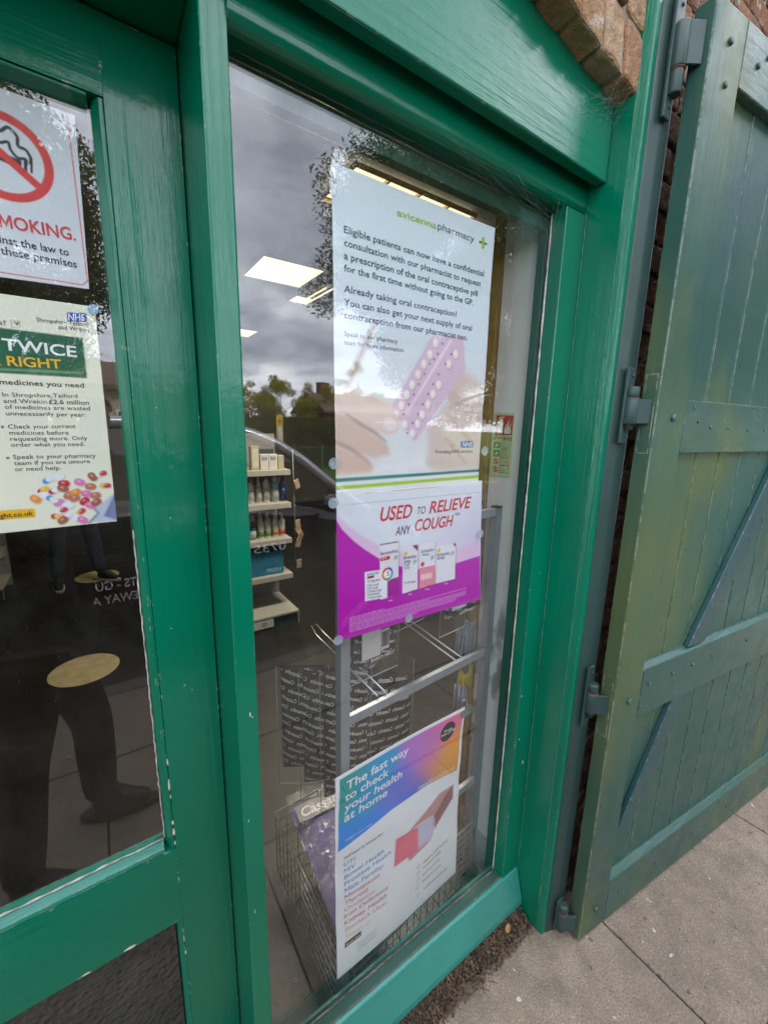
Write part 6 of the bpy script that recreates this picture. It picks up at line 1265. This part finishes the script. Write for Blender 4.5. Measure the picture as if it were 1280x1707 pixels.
for i, (x, y, h_, w_, lm, lb) in enumerate(((9.6, -25, 5.1, 1.5, LM2, 'pointed yellow green tree beyond the hedge, mirrored low in the window'), (12.9, -25.5, 5.2, 2.3, LM2, 'rounded yellow green tree beyond the hedge, beside the brown roof'), (8.3, -27, 4.5, 2.0, LM2, 'low broad yellow green tree between the pointed tree and the dark tree'), (7.2, -29, 4.3, 1.3, LM4, 'dark tree low at the left of the mirrored skyline'), (16.5, -27, 6.4, 1.9, LM2, 'broad yellow green tree behind the brick house'), (4.5, -30, 5.2, 2.0, LM1, 'dark green tree beyond the hedge, left of the mirrored skyline'), (.5, -30, 5.6, 2.1, LM1, 'dark green tree beyond the hedge, opposite the door'))):
    bl = blobs_in(rg, (x, y, h_ * .52), (w_, w_, h_ * .48), 40, .38, .65, .3)
    bl = [(b_[0] + (x - b_[0]) * max(0, (b_[2] - h_ * .5) / h_) * (1.5 if i == 0 else .7), b_[1], b_[2], b_[3] * (1 - .45 * max(0, (b_[2] - h_ * .5) / (h_ * .5)))) for b_ in bl]
    tree(lb, x, y, -.05, h_ * .35, bl, 2600, .05, lm, 40 + i, tr=.07)
# clipped hedge
def hedge(label, x0, x1, y0, y1, z1, per, seed, lm=LM3):
    t = thing('hedge', label, 'hedge', ((x0 + x1) / 2, (y0 + y1) / 2, -.05)); rgn = np.random.default_rng(seed); n_ = int(per * (x1 - x0) * ((y1 - y0) + 2 * z1))
    MB().box(x0 + .12, x1 - .12, y0 + .12, y1 - .12, -.05, z1 - .12, .06).build('inner_growth', plain('hedge_twigs', (.02, .025, .008), .95, var=.4), t)
    c_ = np.stack((rgn.uniform(x0, x1, n_), rgn.uniform(y0, y1, n_), rgn.uniform(0, z1, n_)), 1); fc = rgn.integers(0, 3, n_)
    c_[fc == 0, 1] = y1 + rgn.normal(0, .05, (fc == 0).sum()); c_[fc == 1, 2] = z1 + rgn.normal(0, .06, (fc == 1).sum()); c_[fc == 2, 1] = y0 + rgn.normal(0, .05, (fc == 2).sum())
    a = rgn.normal(size=(n_, 3)); a /= np.linalg.norm(a, axis=1)[:, None]; b_ = np.cross(a, rgn.normal(size=(n_, 3))); b_ /= np.linalg.norm(b_, axis=1)[:, None]; s_ = .06 * rgn.uniform(.6, 1.4, n_)[:, None]
    v = np.stack((c_ - a * s_, c_ - b_ * s_ * .5, c_ + a * s_, c_ + b_ * s_ * .5), 1).reshape(-1, 3); me = bpy.data.meshes.new('foliage'); me.from_pydata(v.tolist(), [], np.arange(4 * n_).reshape(-1, 4).tolist()); finish('foliage', me, lm, t)
hedge('long clipped dark hedge beyond the road, mirrored over the car', 1.5, 15.5, -17.2, -16.0, 1.75, 240, 1)
hedge('dark hedge farther back, mirrored under the yellow green trees', 5.5, 14.0, -22.2, -21.0, 2.05, 160, 2)
# green mesh fence in front of the hedge
fn = thing('mesh_fence', 'low green bar fence in front of the clipped hedge', 'fence', (7.0, -13.4, -.05)); FGR = plain('fence_green', (.02, .09, .03), .5)
q = MB(); 
for i in range(11): MB().box(2.5 + i * 1.1 - .03, 2.5 + i * 1.1 + .03, -13.43, -13.37, -.05, 1.05, .004).build('post', FGR, fn)
for i in range(111): q.box(2.5 + i * .1 - .006, 2.5 + i * .1 + .006, -13.406, -13.394, .10, .95, 0)
for z in (.1, .95): q.box(2.5, 13.5, -13.41, -13.39, z - .015, z + .015, 0)
q.build('mesh_panel', FGR, fn)
# yellow sign on a post
sp = thing('sign_post', 'yellow sign panel on a post across the road, mirrored above the car', 'sign', (3.99, -9.92, -.05)); YS = plain('sign_yellow', (.62, .42, .02), .5)
MB().tube([(3.99, -9.94, -.05), (3.99, -9.94, 2.0)], .035, 10).build('post', plain('galvanised_post', (.3, .31, .31), .4, .5), sp)
MB().box(3.90, 4.08, -9.915, -9.90, .95, 1.97, .004).build('panel', YS, sp)
MB().box(3.93, 4.05, -9.8990, -9.8975, 1.22, 1.66, 0).build('white_notice', plain('notice_white', (.6, .6, .58), .5), sp)
MB().lathe([(.05, 0), (.05, .001)], (3.99, -9.8985, 1.80), 20, axis=(0, 1, 0)).build('red_disc', plain('notice_red', (.5, .06, .03), .5), sp)
# houses beyond
def house(label, x0, x1, y0, y1, eave, ridge, wm, rm, wins):
    t = thing('brick_house', label, 'house', ((x0 + x1) / 2, (y0 + y1) / 2, -.05))
    MB().box(x0, x1, y0, y1, -.05, eave, 0).build('wall', wm, t); ym = (y0 + y1) / 2
    rf = MB().prism([(y0 - .3, eave - .05), (ym, ridge), (y1 + .3, eave - .05), (y1 + .3, eave - .2), (y0 - .3, eave - .2)], 'x', x0 - .3, x1 + .3, 0).build('roof', rm, t)
    MB().box(x0 + .6, x0 + 1.3, ym - .3, ym + .3, ridge - .5, ridge + .7, .01).build('chimney', wm, rf)
    for (a, b_, c_, d) in wins:
        w_ = MB().box(a, b_, y1 + .002, y1 + .06, c_, d, .004).build('window', plain('upvc_white', (.6, .6, .58), .4), t); MB().box(a + .08, b_ - .08, y1 + .0605, y1 + .066, c_ + .08, d - .08, 0).build('pane', CGL, w_)
RB = plain('red_house_brick', (.20, .075, .045), .9, var=.25, scale=14); RT = plain('brown_roof_tile', (.15, .10, .07), .85, var=.25, scale=9); BW = plain('beige_render', (.42, .36, .28), .85, var=.08)
house('red brick house with a brown roof, mirrored at the edge of the tall poster', 12.2, 20.5, -28.5, -23.6, 2.75, 3.95, RB, RT, ((13.2, 14.6, .9, 2.1), (16, 17.4, .9, 2.1)))
house('low beige building across the road, mirrored beside the medicine poster', -7.5, 2.2, -21.0, -15.5, 2.9, 3.9, BW, RT, ((-5.5, -4.0, .9, 2.1), (-2.0, -.5, .9, 2.1), (.6, 1.6, 0, 2.1)))
